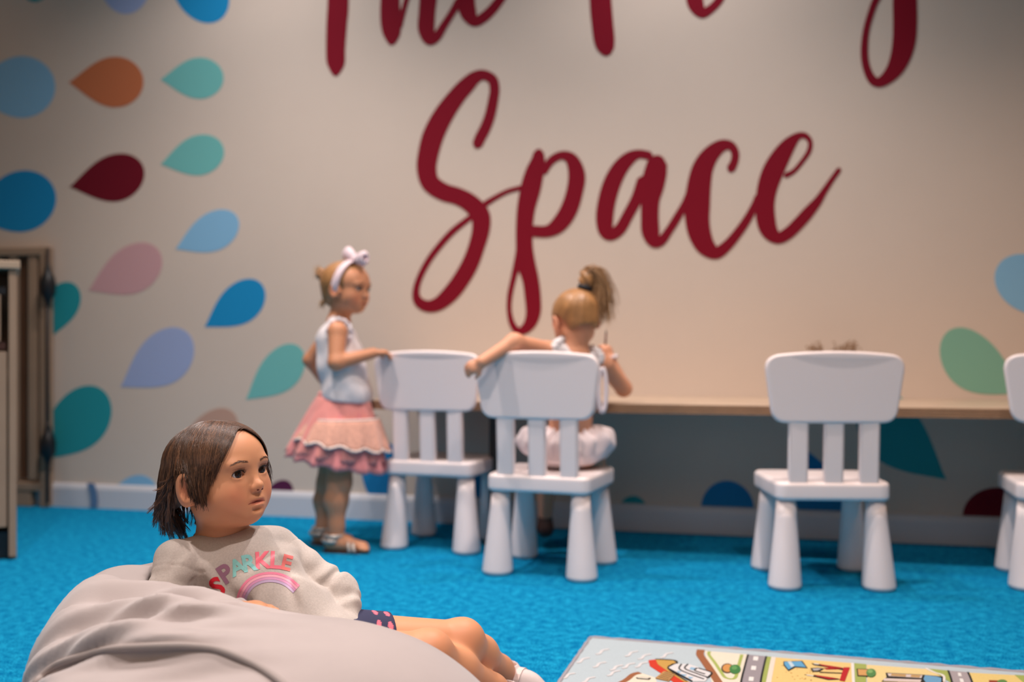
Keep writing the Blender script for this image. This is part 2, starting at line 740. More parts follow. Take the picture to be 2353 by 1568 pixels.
PETALS = [
    ((-75, 205), (127, 197), 142, 0, SKY, 'dusty blue petal cut by the left photo edge, upper of the two there'),
    ((158, 190), (330, 188), 117, 0, ORANGE, 'burnt orange petal pointing left, the only orange one on the wall'),
    ((369, 183), (514, 178), 95, 0, TEAL, 'light teal petal pointing left, level with the orange petal'),
    ((369, 378), (514, 340), 92, 0.03, TEAL, 'light teal petal pointing left, level with the maroon petal'),
    ((160, 430), (331, 388), 108, 0.06, MAROON, 'dark maroon petal pointing left between the blue and teal petals'),
    ((-75, 495), (127, 440), 140, 0.02, AZURE, 'deep blue petal cut by the left photo edge, above the wooden gate'),
    ((403, 573), (546, 500), 88, 0.05, SKY, 'sky blue petal left of the crimson letter S and below the teal ones'),
    ((203, 668), (368, 580), 108, 0.06, PINK, 'dusty pink petal pointing down-left, the only pink one'),
    ((118, 775), (165, 650), 78, -0.05, DTEAL, 'dark teal petal half hidden behind the upper hinge of the gate'),
    ((470, 752), (603, 655), 92, 0.06, AZURE, 'bright azure petal pointing down-left, left of the standing girl'),
    ((277, 890), (436, 770), 118, 0.08, LILAC, 'pale lilac blue petal pointing down-left below the pink one'),
    ((565, 919), (691, 800), 92, 0.08, TEAL, 'light teal petal just left of the girl in the pink skirt'),
    ((84, 1058), (240, 900), 128, 0.06, DTEAL, 'dark teal petal beside the lower hinge of the wooden gate'),
    ((395, 1075), (538, 950), 100, 0.06, PEACH, 'dull peach petal rising behind the head of the girl on the bean bag'),
    ((240, 1215), (350, 1104), 100, 0.04, SKY, 'sky blue petal just showing above the baseboard near the gate'),
    ((590, 1200), (665, 1108), 62, 0.05, PLUM, 'dark plum petal above the baseboard beside the seated girl\'s nose'),
    ((390, -130), (505, 46), 118, 0, AZURE, 'azure petal cut by the top edge of the photo, right of a lilac one'),
    ((280, -170), (292, 32), 118, 0, LILAC, 'lilac petal cut by the top edge of the photo'),
    ((80, -160), (80, 5), 80, 0, DTEAL, 'dark teal petal barely showing at the top left photo corner'),
    ((2480, 720), (2292, 612), 128, 0.0, SKY, 'dusty blue petal cut by the right edge of the photo'),
    ((2352, 905), (2170, 770), 125, -0.12, SAGE, 'sage green petal above the worktop between the two right chairs'),
    ((2175, 1103), (1985, 900), 140, -0.12, DTEAL, 'dark teal petal under the worktop right of the lone chair'),
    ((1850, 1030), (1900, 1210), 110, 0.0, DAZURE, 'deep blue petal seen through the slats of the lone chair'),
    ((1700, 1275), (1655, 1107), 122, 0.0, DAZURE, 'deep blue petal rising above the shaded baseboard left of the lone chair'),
    ((1460, 1230), (1452, 1140), 64, 0.0, DTEAL, 'small dark teal petal above the baseboard right of the seated girl\'s chair'),
    ((2330, 1290), (2250, 1130), 150, 0.1, MAROON, 'dark maroon petal low on the wall under the worktop'),
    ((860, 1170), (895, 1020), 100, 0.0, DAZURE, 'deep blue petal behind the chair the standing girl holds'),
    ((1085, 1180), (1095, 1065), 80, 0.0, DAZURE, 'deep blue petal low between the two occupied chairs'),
]
for p in PETALS:
    petal(*p)

# ------------------------------------------------------------------ lettering, brush strokes
A1 = lambda x, y, w: (700 + x / 1.96, y / 1.96, w / 1.96)
A2 = lambda x, y, w: (1300 + x / 2.2346, y / 2.2346, w / 2.2346)


def stroke_outline(pts):
    """pts: (px, py, width) -> outline in wall coordinates"""
    S = catmull(pts, 7)
    L, Rr = [], []
    n = len(S)
    for i in range(n):
        a = S[max(i - 1, 0)][:2]
        b = S[min(i + 1, n - 1)][:2]
        d = b - a
        d = d / (np.linalg.norm(d) + 1e-9)
        nm = np.array([-d[1], d[0]])
        w = max(S[i][2], 4) / 2
        L.append(S[i][:2] + nm * w)
        Rr.append(S[i][:2] - nm * w)
    # round caps
    def cap(c, d, w):
        a0 = math.atan2(d[1], d[0])
        return [c + np.array([math.cos(a0 + t), math.sin(a0 + t)]) * w for t in np.linspace(math.pi / 2, -math.pi / 2, 8)[1:-1]]
    d1 = S[-1][:2] - S[-2][:2]
    d0 = S[0][:2] - S[1][:2]
    e = cap(S[-1][:2], d1, max(S[-1][2], 4) / 2 * 0.8)
    s = cap(S[0][:2], d0, max(S[0][2], 4) / 2 * 0.8)
    return L, Rr, e, s


def letter(strokes, parent, base, f, name='letter'):
    bm = bmesh.new()
    lay = 0
    for st in strokes:
        L, Rr, e, s = stroke_outline([f(*p) for p in st])
        dep = 0.0022 + 0.00012 * lay
        lay += 4

        def V(p, y):
            x, z = wallp(*p)
            return bm.verts.new((x - base[0], y, z - base[1]))
        dz = lambda k: -dep - 0.0004 * k / len(L)
        fl = [V(p, dz(k)) for k, p in enumerate(L)]
        fr = [V(p, dz(k)) for k, p in enumerate(Rr)]
        for i in range(len(fl) - 1):
            bm.faces.new((fl[i], fl[i + 1], fr[i + 1], fr[i]))
        ev = [V(p, dz(len(L))) for p in e]
        sv = [V(p, dz(0)) for p in s]
        # e runs from the left side to the right side round the end
        bm.faces.new([fl[-1]] + ev + [fr[-1]])
        bm.faces.new([fr[0]] + sv + [fl[0]])
        ring = fl + ev + fr[::-1] + sv
        bk = [bm.verts.new((v.co.x, -0.0002, v.co.z)) for v in ring]
        for i in range(len(ring)):
            j = (i + 1) % len(ring)
            bm.faces.new((ring[i], ring[j], bk[j], bk[i]))
    return bm_obj(name, bm, CRIMSON, parent)


def word(name, label, letters):
    allp = [f(*p) for strokes, f in letters for st in strokes for p in st]
    W = [wallp(p[0], p[1]) for p in allp]
    bx = sum(p[0] for p in W) / len(W)
    bz = min(p[1] for p in W)
    t = thing(name, label, 'lettering', (bx, WALL_Y, bz), 0, 'crimson words on the mural wall')
    for strokes, f in letters:
        letter(strokes, t, (bx, bz), f)
    return t


sS = [[(778, 652, 46), (792, 620, 50), (815, 575, 50), (835, 520, 48), (850, 450, 46), (856, 400, 44), (845, 358, 46), (805, 338, 46),
       (768, 350, 58), (730, 385, 72), (685, 435, 78), (625, 520, 90), (580, 610, 96), (556, 700, 92), (550, 765, 88), (568, 825, 84),
       (625, 865, 80), (690, 885, 78), (745, 915, 82), (790, 965, 86), (795, 1030, 80), (775, 1110, 74), (745, 1190, 76), (705, 1260, 76),
       (660, 1320, 74), (605, 1368, 62), (555, 1380, 52), (515, 1360, 44), (502, 1320, 32), (515, 1260, 28), (555, 1180, 28), (610, 1105, 28),
       (670, 1040, 28), (748, 978, 24)],
      [(815, 918, 26), (860, 890, 22), (915, 862, 20), (975, 845, 20)]]
sP = [[(1055, 690, 48), (1050, 730, 66), (1035, 780, 84), (1018, 850, 92), (998, 940, 82), (990, 1030, 76), (990, 1110, 76), (996, 1180, 84),
       (1018, 1260, 74), (1028, 1340, 72), (1030, 1410, 66), (1010, 1465, 52), (970, 1492, 34), (938, 1465, 28), (922, 1400, 22),
       (925, 1330, 24), (942, 1250, 26), (962, 1170, 34), (975, 1110, 40)],
      [(1078, 775, 30), (1110, 725, 36), (1160, 700, 38), (1205, 722, 58), (1226, 790, 76), (1215, 870, 76), (1188, 950, 78),
       (1145, 1012, 72), (1095, 1042, 54), (1030, 1042, 50)]]
sA = [[(430, 800, 44), (375, 792, 46), (325, 815, 68), (275, 870, 84), (235, 950, 92), (210, 1040, 92), (200, 1120, 90), (206, 1185, 76),
       (235, 1205, 62), (280, 1175, 60), (320, 1105, 58), (365, 1020, 60), (400, 930, 70)],
      [(470, 838, 104), (460, 890, 118), (445, 960, 118), (435, 1030, 96), (432, 1110, 92), (436, 1190, 92), (455, 1240, 66), (492, 1235, 50),
       (530, 1185, 42), (568, 1125, 42), (610, 1050, 36), (635, 985, 30)]]
sC = [[(848, 868, 46), (866, 830, 42), (870, 785, 42), (845, 748, 46), (795, 752, 66), (740, 800, 90), (702, 870, 110), (684, 960, 124),
       (676, 1050, 132), (676, 1130, 126), (690, 1205, 116), (722, 1268, 96), (775, 1298, 66), (830, 1260, 54), (885, 1195, 48),
       (930, 1130, 44), (965, 1065, 38), (985, 1010, 30)]]
sE = [[(1130, 902, 28), (1172, 878, 24), (1215, 828, 24), (1248, 778, 26), (1255, 730, 26), (1230, 698, 30), (1190, 702, 40),
       (1145, 745, 74), (1098, 815, 100), (1060, 890, 110), (1034, 970, 104), (1024, 1050, 98), (1028, 1130, 100), (1048, 1190, 86),
       (1090, 1222, 62), (1140, 1200, 62), (1195, 1148, 62), (1245, 1092, 60), (1292, 1036, 46), (1325, 985, 34), (1365, 925, 28),
       (1403, 872, 26)]]
word('wall_lettering', 'crimson brush-script word Space, lowest word on the beige wall',
     [(sS, A1), (sP, A1), (sA, A2), (sC, A2), (sE, A2)])
tT = [[(160, -560, 60), (158, -300, 80), (152, 0, 94), (145, 110, 92), (140, 220, 86), (141, 285, 80), (140, 325, 44)],
      [(-120, -520, 60), (60, -590, 70), (260, -610, 70), (420, -590, 46)]]
tH = [[(420, -460, 60), (400, -200, 80), (386, 0, 86), (388, 90, 92), (392, 150, 80), (392, 185, 48)],
      [(425, 120, 30), (445, 50, 24), (465, -20, 26), (500, -120, 44), (545, -130, 64), (558, -40, 78), (552, 50, 74), (548, 130, 74),
       (562, 178, 52), (595, 165, 42), (628, 115, 34), (662, 62, 32), (695, 5, 34)]]
tE = [[(735, -70, 50), (800, -150, 26), (800, -210, 28), (760, -190, 60), (732, -90, 80), (728, 0, 78), (738, 60, 74), (765, 98, 46), (805, 80, 46),
       (850, 38, 44), (895, -20, 40)]]
word('wall_lettering', 'crimson brush-script word The, cut by the top photo edge at left',
     [(tT, A1), (tH, A1), (tE, A1)])
pP = [[(1310, -420, 70), (1322, -200, 90), (1333, 0, 98), (1340, 90, 98), (1350, 180, 94), (1358, 222, 76)],
      [(1310, -400, 50), (1420, -480, 60), (1520, -400, 80), (1500, -250, 76), (1380, -170, 50)]]
pL = [[(790, -560, 30), (740, -600, 40), (690, -480, 70), (668, -250, 88), (660, -60, 92), (668, 20, 84), (700, 66, 56), (742, 48, 44),
       (785, 5, 42), (830, -70, 36)]]
pA = [[(1010, -330, 44), (930, -320, 60), (870, -240, 84), (850, -130, 90), (880, -60, 60), (950, -110, 56), (1010, -220, 66)],
      [(1040, -310, 90), (1020, -180, 90), (1030, -70, 70), (1080, -80, 44), (1150, -180, 36)]]
pY = [[(1230, -320, 60), (1240, -180, 90), (1300, -100, 60), (1420, -160, 40)],
      [(1760, -330, 90), (1745, -150, 118), (1741, 0, 124), (1742, 110, 124), (1738, 200, 120), (1722, 280, 108), (1692, 350, 88), (1650, 400, 66),
       (1606, 424, 50), (1570, 405, 46), (1542, 340, 40), (1533, 260, 38), (1542, 160, 34), (1566, 70, 34), (1598, -10, 36), (1660, -90, 40)]]
word('wall_lettering', 'crimson brush-script word Play, cut by the top photo edge at right',
     [(pP, A1), (pL, A2), (pA, A2), (pY, A2)])

# ------------------------------------------------------------------ worktop along the wall
woodm = mat('birch_plywood', (0.52, 0.385, 0.28), 0.45, vary=(6, 0.12))
edgem = mat('plywood_edge', (0.36, 0.20, 0.11), 0.6, vary=(14, 0.2))
blackm = mat('black_metal', (0.008, 0.008, 0.01), 0.45)
TX0, TX1, TD, TZ = -1.27, 2.6, 0.51, 0.500
tb = thing('long_worktop', 'long pale plywood worktop running along the mural wall behind the white chairs', 'table', ((TX0 + TX1) / 2, WALL_Y - TD / 2, 0))
box('tabletop', (0, 0, TZ - 0.0155), (TX1 - TX0, TD - .002, 0.031), woodm, tb, bevel=0.003)
for i in range(4):
    box('edge_ply', (0, -TD / 2 - 0.001, TZ - 0.0275 + i * 0.0075), (TX1 - TX0, 0.003, 0.0058), edgem, tb)
for wx in (-0.865, 1.25, 2.4):
    lg = box('leg', (wx - (TX0 + TX1) / 2, -0.10, 0.235), (0.028, 0.028, 0.468), blackm, tb, bevel=0.003)
    box('foot_plate', (wx - (TX0 + TX1) / 2, -0.10, 0.004), (0.07, 0.07, 0.006), blackm, lg)

# ------------------------------------------------------------------ white children's chairs
plast = mat('white_plastic', (0.88, 0.77, 0.76), 0.38)


def plate(outline, thick, r, n=4):
    """rounded-edge plate in the xz plane, centred on y=0; outline counter-clockwise list of (x, z)"""
    P = np.array(outline, float)
    a = np.roll(P, 1, 0)
    b = np.roll(P, -1, 0)
    d = b - a
    d /= np.linalg.norm(d, axis=1)[:, None]
    nrm = np.stack([-d[:, 1], d[:, 0]], 1)   # inward for ccw
    bm = bmesh.new()
    rings = []
    prof = []
    for i in range(n + 1):
        t = math.pi / 2 * i / n
        prof.append((r * (1 - math.sin(t)), -thick / 2 + r * (1 - math.cos(t))))
    prof = prof + [(p[0], -p[1]) for p in prof[::-1]]
    for ins, y in prof:
        Q = P + nrm * ins
        rings.append([bm.verts.new((q[0], y, q[1])) for q in Q])
    m = len(P)
    for u, v in zip(rings, rings[1:]):
        for i in range(m):
            bm.faces.new((u[i], u[(i + 1) % m], v[(i + 1) % m], v[i]))
    bm.faces.new(rings[0][::-1])
    bm.faces.new(rings[-1])
    return bm


def round_poly(corners, rad, n=7):
    out = []
    m = len(corners)
    for i in range(m):
        p = np.array(corners[i], float)
        a = np.array(corners[i - 1], float) - p
        b = np.array(corners[(i + 1) % m], float) - p
        la, lb = np.linalg.norm(a), np.linalg.norm(b)
        a, b = a / la, b / lb
        r = rad[i] if hasattr(rad, '__len__') else rad
        ang = math.acos(np.clip(a @ b, -1, 1))
        t = min(r / math.tan(ang / 2), la * 0.45, lb * 0.45)
        p0, p1 = p + a * t, p + b * t
        for k in range(n + 1):
            s = k / n
            out.append((1 - s) ** 2 * p0 + 2 * s * (1 - s) * p + s * s * p1)
    return out


def make_chair():
    t = thing('kids_chair', '', 'chair', (0, 0, 0))
    # seat: soft rounded square slab with a shallow dish
    ol = round_poly([(-.168, -.152), (.168, -.152), (.158, .152), (-.158, .152)], 0.035)
    bm = plate(ol, 0.052, 0.012)
    bmesh.ops.transform(bm, matrix=Matrix.Translation((0, 0, 0.276)) @ Matrix.Rotation(math.radians(-90), 4, 'X') @ Matrix.Scale(-1, 4, (0, 0, 1)), verts=bm.verts)
    bm_obj('seat', bm, plast, t, smooth=True)
    # the plate was built in xz; turned so its outline lies flat
    top = []
    base = round_poly([(-.170, .468), (.170, .468), (.197, .655), (-.197, .655)], [0.045, 0.045, 0.04, 0.04], 8)
    # arch the upper edge
    base = [np.array([p[0], p[1] + (0.014 * (1 - (p[0] / .197) ** 2) if p[1] > 0.6 else 0)]) for p in base]
    P = []
    for i in range(len(base)):
        p, q = base[i], base[(i + 1) % len(base)]
        k = max(1, int(np.linalg.norm(q - p) / 0.02))
        for j in range(k):
            c = p + (q - p) * j / k
            if c[1] > 0.655 and p[1] > .655 and k > 3:
                c = np.array([c[0], 0.655 + 0.014 * (1 - (c[0] / .197) ** 2)])
            P.append(c)
    bm = plate(P, 0.022, 0.008)
    for v in bm.verts:
        v.co.y += -0.150 + (v.co.x / 0.2) ** 2 * 0.010 - (v.co.z - .47) * 0.06
    bm_obj('backrest', bm, plast, t, smooth=True)
    for x in (-0.098, 0, 0.098):
        bm = plate(round_poly([(x - .027, .285), (x + .027, .285), (x + .0275, .50), (x - .0275, .50)], 0.004, 3), 0.020, 0.005, 3)
        for v in bm.verts:
            v.co.y += -0.136 - max(0, v.co.z - .3) * 0.05
        bm_obj('slat', bm, plast, t, smooth=True)
    for sx in (-1, 1):
        for sy in (-1, 1):
            bm = bmesh.new()
            pr = [(0.018, 0.0), (0.034, 0.0), (0.041, 0.002), (0.0455, 0.008), (0.0458, 0.014), (0.042, 0.06), (0.036, 0.13), (0.030, 0.20), (0.0265, 0.255)]
            lathe(bm, pr, 28)
            top = Vector((sx * 0.124, sy * 0.112, 0.255))
            bot = Vector((sx * 0.131, sy * 0.124, 0))
            for v in bm.verts:
                k = v.co.z / 0.255
                v.co.x += bot.x + (top.x - bot.x) * k
                v.co.y += bot.y + (top.y - bot.y) * k
            bm_obj('leg', bm, plast, t, smooth=True)
    for ch in t.children:
        if ch.type == 'MESH':
            ch.modifiers.new('wn', 'WEIGHTED_NORMAL')
    return t


def dup(root):
    r = root.copy()
    COL.objects.link(r)
    for ch in list(root.children):
        c = ch.copy()
        COL.objects.link(c)
        c.parent = r
    return r


ch0 = make_chair()
bpy.context.view_layer.update()
CH = [((-0.235, 3.447), -18.6, 'white plastic child chair held by the standing girl in the pink skirt'),
      ((0.121, 3.067), -19.3, 'white plastic child chair with the ponytail girl sitting on it'),
      ((0.905, 2.925), -2.5, 'empty white plastic child chair standing alone at the worktop'),
      ((1.608, 2.877), -18.0, 'white plastic child chair cut off by the right photo edge')]
for i, (p, a, lb) in enumerate(CH):
    o = ch0 if i == 0 else dup(ch0)
    o.location = cw(p[0], p[1], 0)
    o.rotation_euler = (0, 0, YAW + math.radians(a))
    o['label'] = lb
    o['category'] = 'chair'
    o['group'] = 'white plastic chairs at the worktop'

# ------------------------------------------------------------------ wooden gate and cabinet at left
palew = mat('pale_beech', (0.38, 0.25, 0.165), 0.55, vary=(5, 0.1))
shadew = mat('shaded_beech', (0.15, 0.065, 0.03), 0.6, vary=(5, 0.15))  # darker brown carries the shade inside the gate's gaps
gx, gz = wallp(118, 798)
ga = cw(*C(119, 798, 4.235)[:2])
# gate runs from the wall towards the left, a little nearer the camera
gt = thing('slatted_gate', 'tall slatted wooden gate with a black hinge rod against the mural wall', 'gate', (ga.x - 0.0, ga.y, 0), YAW + math.radians(-13))
GW = 0.95
H = 1.105
box('post', (-0.025, 0.0, H / 2), (0.035, 0.045, H), palew, gt, bevel=0.004)
box('post', (-GW, 0, H / 2), (0.045, 0.045, H), palew, gt, bevel=0.004)
box('top_rail', (-GW / 2 - .01, 0.0, H - 0.017), (GW - 0.04, 0.045, 0.034), palew, gt, bevel=0.004)
box('bottom_rail', (-GW / 2 - .01, 0, 0.085), (GW - 0.04, 0.045, 0.035), palew, gt, bevel=0.004)
box('kick_board', (-GW / 2 - .04, -0.004, 0.034), (GW - 0.10, 0.03, 0.066), palew, gt, bevel=0.003)
for i in range(9):
    box('slat', (-0.084 - i * 0.094, -0.006, H / 2 + 0.04), (0.040, 0.018, H - 0.15), palew, gt, bevel=0.003)
    box('gap_shade', (-0.058 - i * 0.094, 0.018, H / 2 + 0.04), (0.022, 0.014, H - 0.15), shadew, gt, bevel=0.002)  # added brown strip, coloured as the shaded side of a thick slat
for i in range(9):
    box('gap_shade', (-0.110 - i * 0.094, 0.018, H / 2 + 0.04), (0.018, 0.014, H - 0.15), shadew, gt, bevel=0.002)  # same painted shade on the other side of each gap
bm = bmesh.new()
lathe(bm, [(0.0075, 0.02), (0.0075, H - 0.005)], 12, Matrix.Translation((0.004, -0.03, 0)))
rod = bm_obj('hinge_rod', bm, mat('dark_rod', (0.03, 0.02, 0.018), 0.5), gt, smooth=True)
for hz in (0.95, 0.276):
    bm = bmesh.new()
    lathe(bm, [(0.006, -0.10), (0.012, -0.075), (0.020, -0.058), (0.030, -0.045), (0.032, 0), (0.025, 0.03), (0.017, 0.042), (0.014, 0.06), (0.009, 0.075), (0.006, 0.09)], 16,
          Matrix.Translation((0.006, -0.032, hz)))
    bm_obj('hinge_knob', bm, blackm, gt, smooth=True)

ca = cw(*C(38, 1285, 3.2)[:2])
cb = thing('wooden_cabinet', 'pale wooden cabinet with dark slots cut by the left photo edge', 'cabinet', (ca.x, ca.y, 0), YAW + math.radians(27))
cx1 = 0.0
HC = 0.935
box('side_panel', (cx1 - 0.0085, 0.17, HC / 2), (0.017, 0.34, HC), palew, cb, bevel=0.002)
box('front_stile', (cx1 - 0.0115, -0.008, HC / 2 - 0.0), (0.022, 0.016, HC - 0.02), palew, cb, bevel=0.002)
box('front_panel', (cx1 - 0.0375 - 0.16, -0.001, 0.385), (0.34, 0.016, 0.56), palew, cb, bevel=0.002)
d1 = box('drawer', (cx1 - 0.036 - 0.16, -0.003, 0.772), (0.30, 0.016, 0.15), palew, cb, bevel=0.002)
box('slot', (cx1 - 0.036 - 0.16, 0.000, 0.860), (0.33, 0.016, 0.022), blackm, d1)
box('slot', (cx1 - 0.036 - 0.16, 0.000, 0.684), (0.33, 0.016, 0.022), mat('dark_slot', (0.06, 0.015, 0.006), .7), d1)
box('top_board', (cx1 - 0.19, 0.155, HC + 0.008), (0.40, 0.36, 0.026), mat('cabinet_top', (0.50, 0.36, 0.25), .5), cb, bevel=0.003)
box('plinth', (cx1 - 0.19, 0.02, 0.045), (0.34, 0.016, 0.085), blackm, cb)
box('side_panel', (cx1 - 0.37, 0.17, HC / 2), (0.017, 0.34, HC), palew, cb, bevel=0.002)
box('rear_panel', (cx1 - 0.19, 0.335, HC / 2), (0.36, 0.012, HC), palew, cb)

# blue strap hanging at the baseboard
sx, sz = wallp(222, 1140)
bm = bmesh.new()
pts = catmull([(sx - 0.015, WALL_Y - 0.019, 0.104), (sx, WALL_Y - 0.023, 0.07), (sx + 0.006, WALL_Y - 0.024, 0.03), (sx + 0.002, WALL_Y - 0.025, 0.004)], 6)
for i in range(len(pts) - 1):
    a, b = pts[i], pts[i + 1]
    m_ = (a + b) / 2
    vs = add_box(bm, m_, (0.034, 0.003, np.linalg.norm(b - a) + 0.002))
tag(bm_obj('cloth_strap', bm, mat('strap_blue', (0.10, 0.20, 0.36), 0.8)), 'short grey-blue strap hanging down the baseboard near the gate', 'strap')

# ------------------------------------------------------------------ pot of dried sprigs behind the lone chair
pp = C(1912, 850, 3.36)
pw = cw(pp[0], pp[1], TZ)
random.seed(5)
sp = thing('sprig_pot', 'low pot of dry tan sprigs on the worktop, mostly hidden behind the lone chair', 'plant pot', pw)
bm = bmesh.new()
lathe(bm, [(0.035, 0), (0.048, 0.004), (0.055, 0.07), (0.058, 0.085), (0.052, 0.085), (0.045, 0.07)], 20)
bm_obj('pot', bm, mat('clay_pot', (0.35, 0.2, 0.13), 0.7), sp, smooth=True)
bm = bmesh.new()
for i in range(46):
    a = random.uniform(0, 2 * math.pi)
    side = random.choice((-1, 0.95))
    end = Vector((side * 0.055 + random.gauss(0, .022), random.gauss(0, .015), random.uniform(0.17, 0.205)))
    tube(bm, [(end.x * .3, end.y * .4, 0.07), (end.x * .7, end.y * .8, 0.14), end], [0.0012, 0.0011, 0.0008], 4)
    for k in range(3):
        q = end + Vector((random.gauss(0, .006), random.gauss(0, .006), random.uniform(-.02, .0)))
        r = bmesh.ops.create_icosphere(bm, subdivisions=1, radius=random.uniform(.002, .0035), matrix=Matrix.Translation(q))
o = bm_obj('sprigs', bm, mat('dry_sprig', (0.28, 0.15, 0.07), 0.8), sp)
o['kind'] = 'stuff'

# ------------------------------------------------------------------ play rug with a printed town
# painted pattern: thin pile patches lying on the rug
ra = F(1357, 1471)
rb = F(2353, 1552)
ru = (rb - ra)[:2]
ru /= np.linalg.norm(ru)
rv = np.array([ru[1], -ru[0]])
if rv[1] > 0:
    rv = -rv
RW, RD, RT = 1.7, 0.5, 0.006
rug = cthing('play_rug', 'printed town play rug lying on the blue carpet at the lower right', 'rug', (ra[0], ra[1], 0))
rug['kind'] = 'thing'


def ruv(px, py):
    p = F(px, py, RT)[:2] - ra[:2]
    return np.array([p @ ru, p @ rv])


def rloc(u, v, z):
    p = ru * u + rv * v
    return (p[0], p[1], z)


def rug_patch(name, uv, c, z=0):
    strip = isinstance(uv, tuple)
    uv = [np.array(p, float) for p in uv]
    uv = [np.array([min(max(p[0], 0.003), RW - .003), min(max(p[1], 0.003), RD - .003)]) for p in uv]
    top = RT + 0.0006 + z * 0.0005
    bm = bmesh.new()
    a = [bm.verts.new(rloc(p[0], p[1], top)) for p in uv]
    b = [bm.verts.new(rloc(p[0], p[1], RT - 0.001)) for p in uv]
    n = len(uv)
    if strip:
        h = n // 2
        for i in range(h - 1):
            bm.faces.new((a[i], a[i + 1], a[n - 2 - i], a[n - 1 - i]))
    else:
        f = bm.faces.new(a)
    for i in range(n):
        bm.faces.new((a[i], b[i], b[(i + 1) % n], a[(i + 1) % n]))
    if not strip:
        bmesh.ops.triangulate(bm, faces=[f])
    return bm_obj(name, bm, mat('pile_%02x%02x%02x' % tuple(c), tuple(v * 0.72 for v in lin(c)), 0.95, vary=(260, 0.10), bump=(500, 0.3, 0.001)), rug)


def Q1(x, y):   # zoomed crop of the rug corner
    return ruv(1280 + x / 4.357, 1460 + y / 4.357)


def Q2(x, y):
    return ruv(1800 + x / 4.255, 1460 + y / 4.255)


def line_uv(pts, w):
    S = [np.array(p) for p in pts]
    S = catmull(S, 4) if len(S) > 2 else S
    l, r = [], []
    for i in range(len(S)):
        d = S[min(i + 1, len(S) - 1)] - S[max(i - 1, 0)]
        d /= np.linalg.norm(d) + 1e-9
        nn = np.array([-d[1], d[0]])
        l.append(S[i] + nn * w / 2)
        r.append(S[i] - nn * w / 2)
    return tuple(l + r[::-1])


bm = bmesh.new()
ol = round_poly([(0, 0), (RW, 0), (RW, RD), (0, RD)], 0.01, 3)
a = [bm.verts.new(rloc(p[0], p[1], RT)) for p in ol]
b = [bm.verts.new(rloc(p[0], p[1], 0.0)) for p in ol]
bm.faces.new(a)
bm.faces.new(b[::-1])
for i in range(len(ol)):
    bm.faces.new((a[i], b[i], b[(i + 1) % len(ol)], a[(i + 1) % len(ol)]))
bm_obj('pile', bm, mat('pile_base', lin((165, 178, 185)), 0.95, vary=(260, 0.08), bump=(500, 0.3, 0.001)), rug)
# bound edge
bm = bmesh.new()
ed = []
for i in range(len(ol)):
    p, q = np.array(ol[i]), np.array(ol[(i + 1) % len(ol)])
    for k in range(max(1, int(np.linalg.norm(q - p) / 0.02))):
        s_ = p + (q - p) * k / max(1, int(np.linalg.norm(q - p) / 0.02))
        ed.append(rloc(s_[0], s_[1], 0.0045 + 0.0006 * math.sin(k * 2.1)))
tube(bm, ed + [ed[0]], [0.0048 + 0.0007 * math.sin(i * 2.4) for i in range(len(ed) + 1)], 7)
bm_obj('bound_edge', bm, mat('rug_binding', lin((150, 145, 152)), 0.9), rug, smooth=True)
P1 = lambda *a: [Q1(*p) for p in a]
P2 = lambda *a: [Q2(*p) for p in a]
SAND, CREAM, GREEN, GREY = (238, 205, 132), (238, 228, 208), (165, 178, 92), (158, 150, 156)
# cream bank and brown shore
rug_patch('cream_bank', P1((1478, 160), (1905, 196), (1830, 560), (1690, 620), (1560, 520)), CREAM)
rug_patch('shore', line_uv(P1((1440, 150), (1432, 200), (1475, 265), (1530, 345), (1585, 430), (1640, 520), (1720, 700)), 0.017), (160, 98, 60), 1)
rug_patch('shore', line_uv(P1((560, 520), (690, 455), (760, 400), (830, 380)), 0.012), (160, 98, 60), 1)
rug_patch('cream_bank', P1((620, 520), (700, 460), (790, 395), (850, 385), (985, 430), (1010, 520)), CREAM, 0)
rug_patch('green_line', line_uv(P1((1528, 168), (1520, 200), (1580, 280), (1640, 370), (1690, 432), (1780, 436), (1810, 340), (1850, 200)), 0.007), (170, 185, 95), 1)
# main road
road = P1((1915, 200), (2095, 218), (2035, 500), (1995, 900), (1790, 900), (1838, 500))
rug_patch('road', road, GREY, 1)
rug_patch('road_line', line_uv(P1((1912, 200), (1880, 320), (1838, 500), (1790, 900)), 0.004), (20, 20, 24), 2)
rug_patch('road_line', line_uv(P1((2095, 218), (2070, 320), (2035, 500), (1995, 900)), 0.004), (20, 20, 24), 2)
for yy in (235, 330, 440, 560, 700):
    xx = 1990 - (yy - 235) * 0.22
    rug_patch('dash', P1((xx - 22, yy - 15), (xx + 26, yy - 12), (xx + 20, yy + 28), (xx - 28, yy + 24)), (240, 238, 236), 2)
rug_patch('verge', P1((2097, 218), (2145, 222), (2085, 500), (2040, 900), (2000, 900), (2038, 500)), GREEN, 1)
rug_patch('cream_strip', P1((2145, 222), (2190, 226), (2140, 500), (2090, 900), (2042, 900), (2086, 500)), (236, 224, 210), 1)
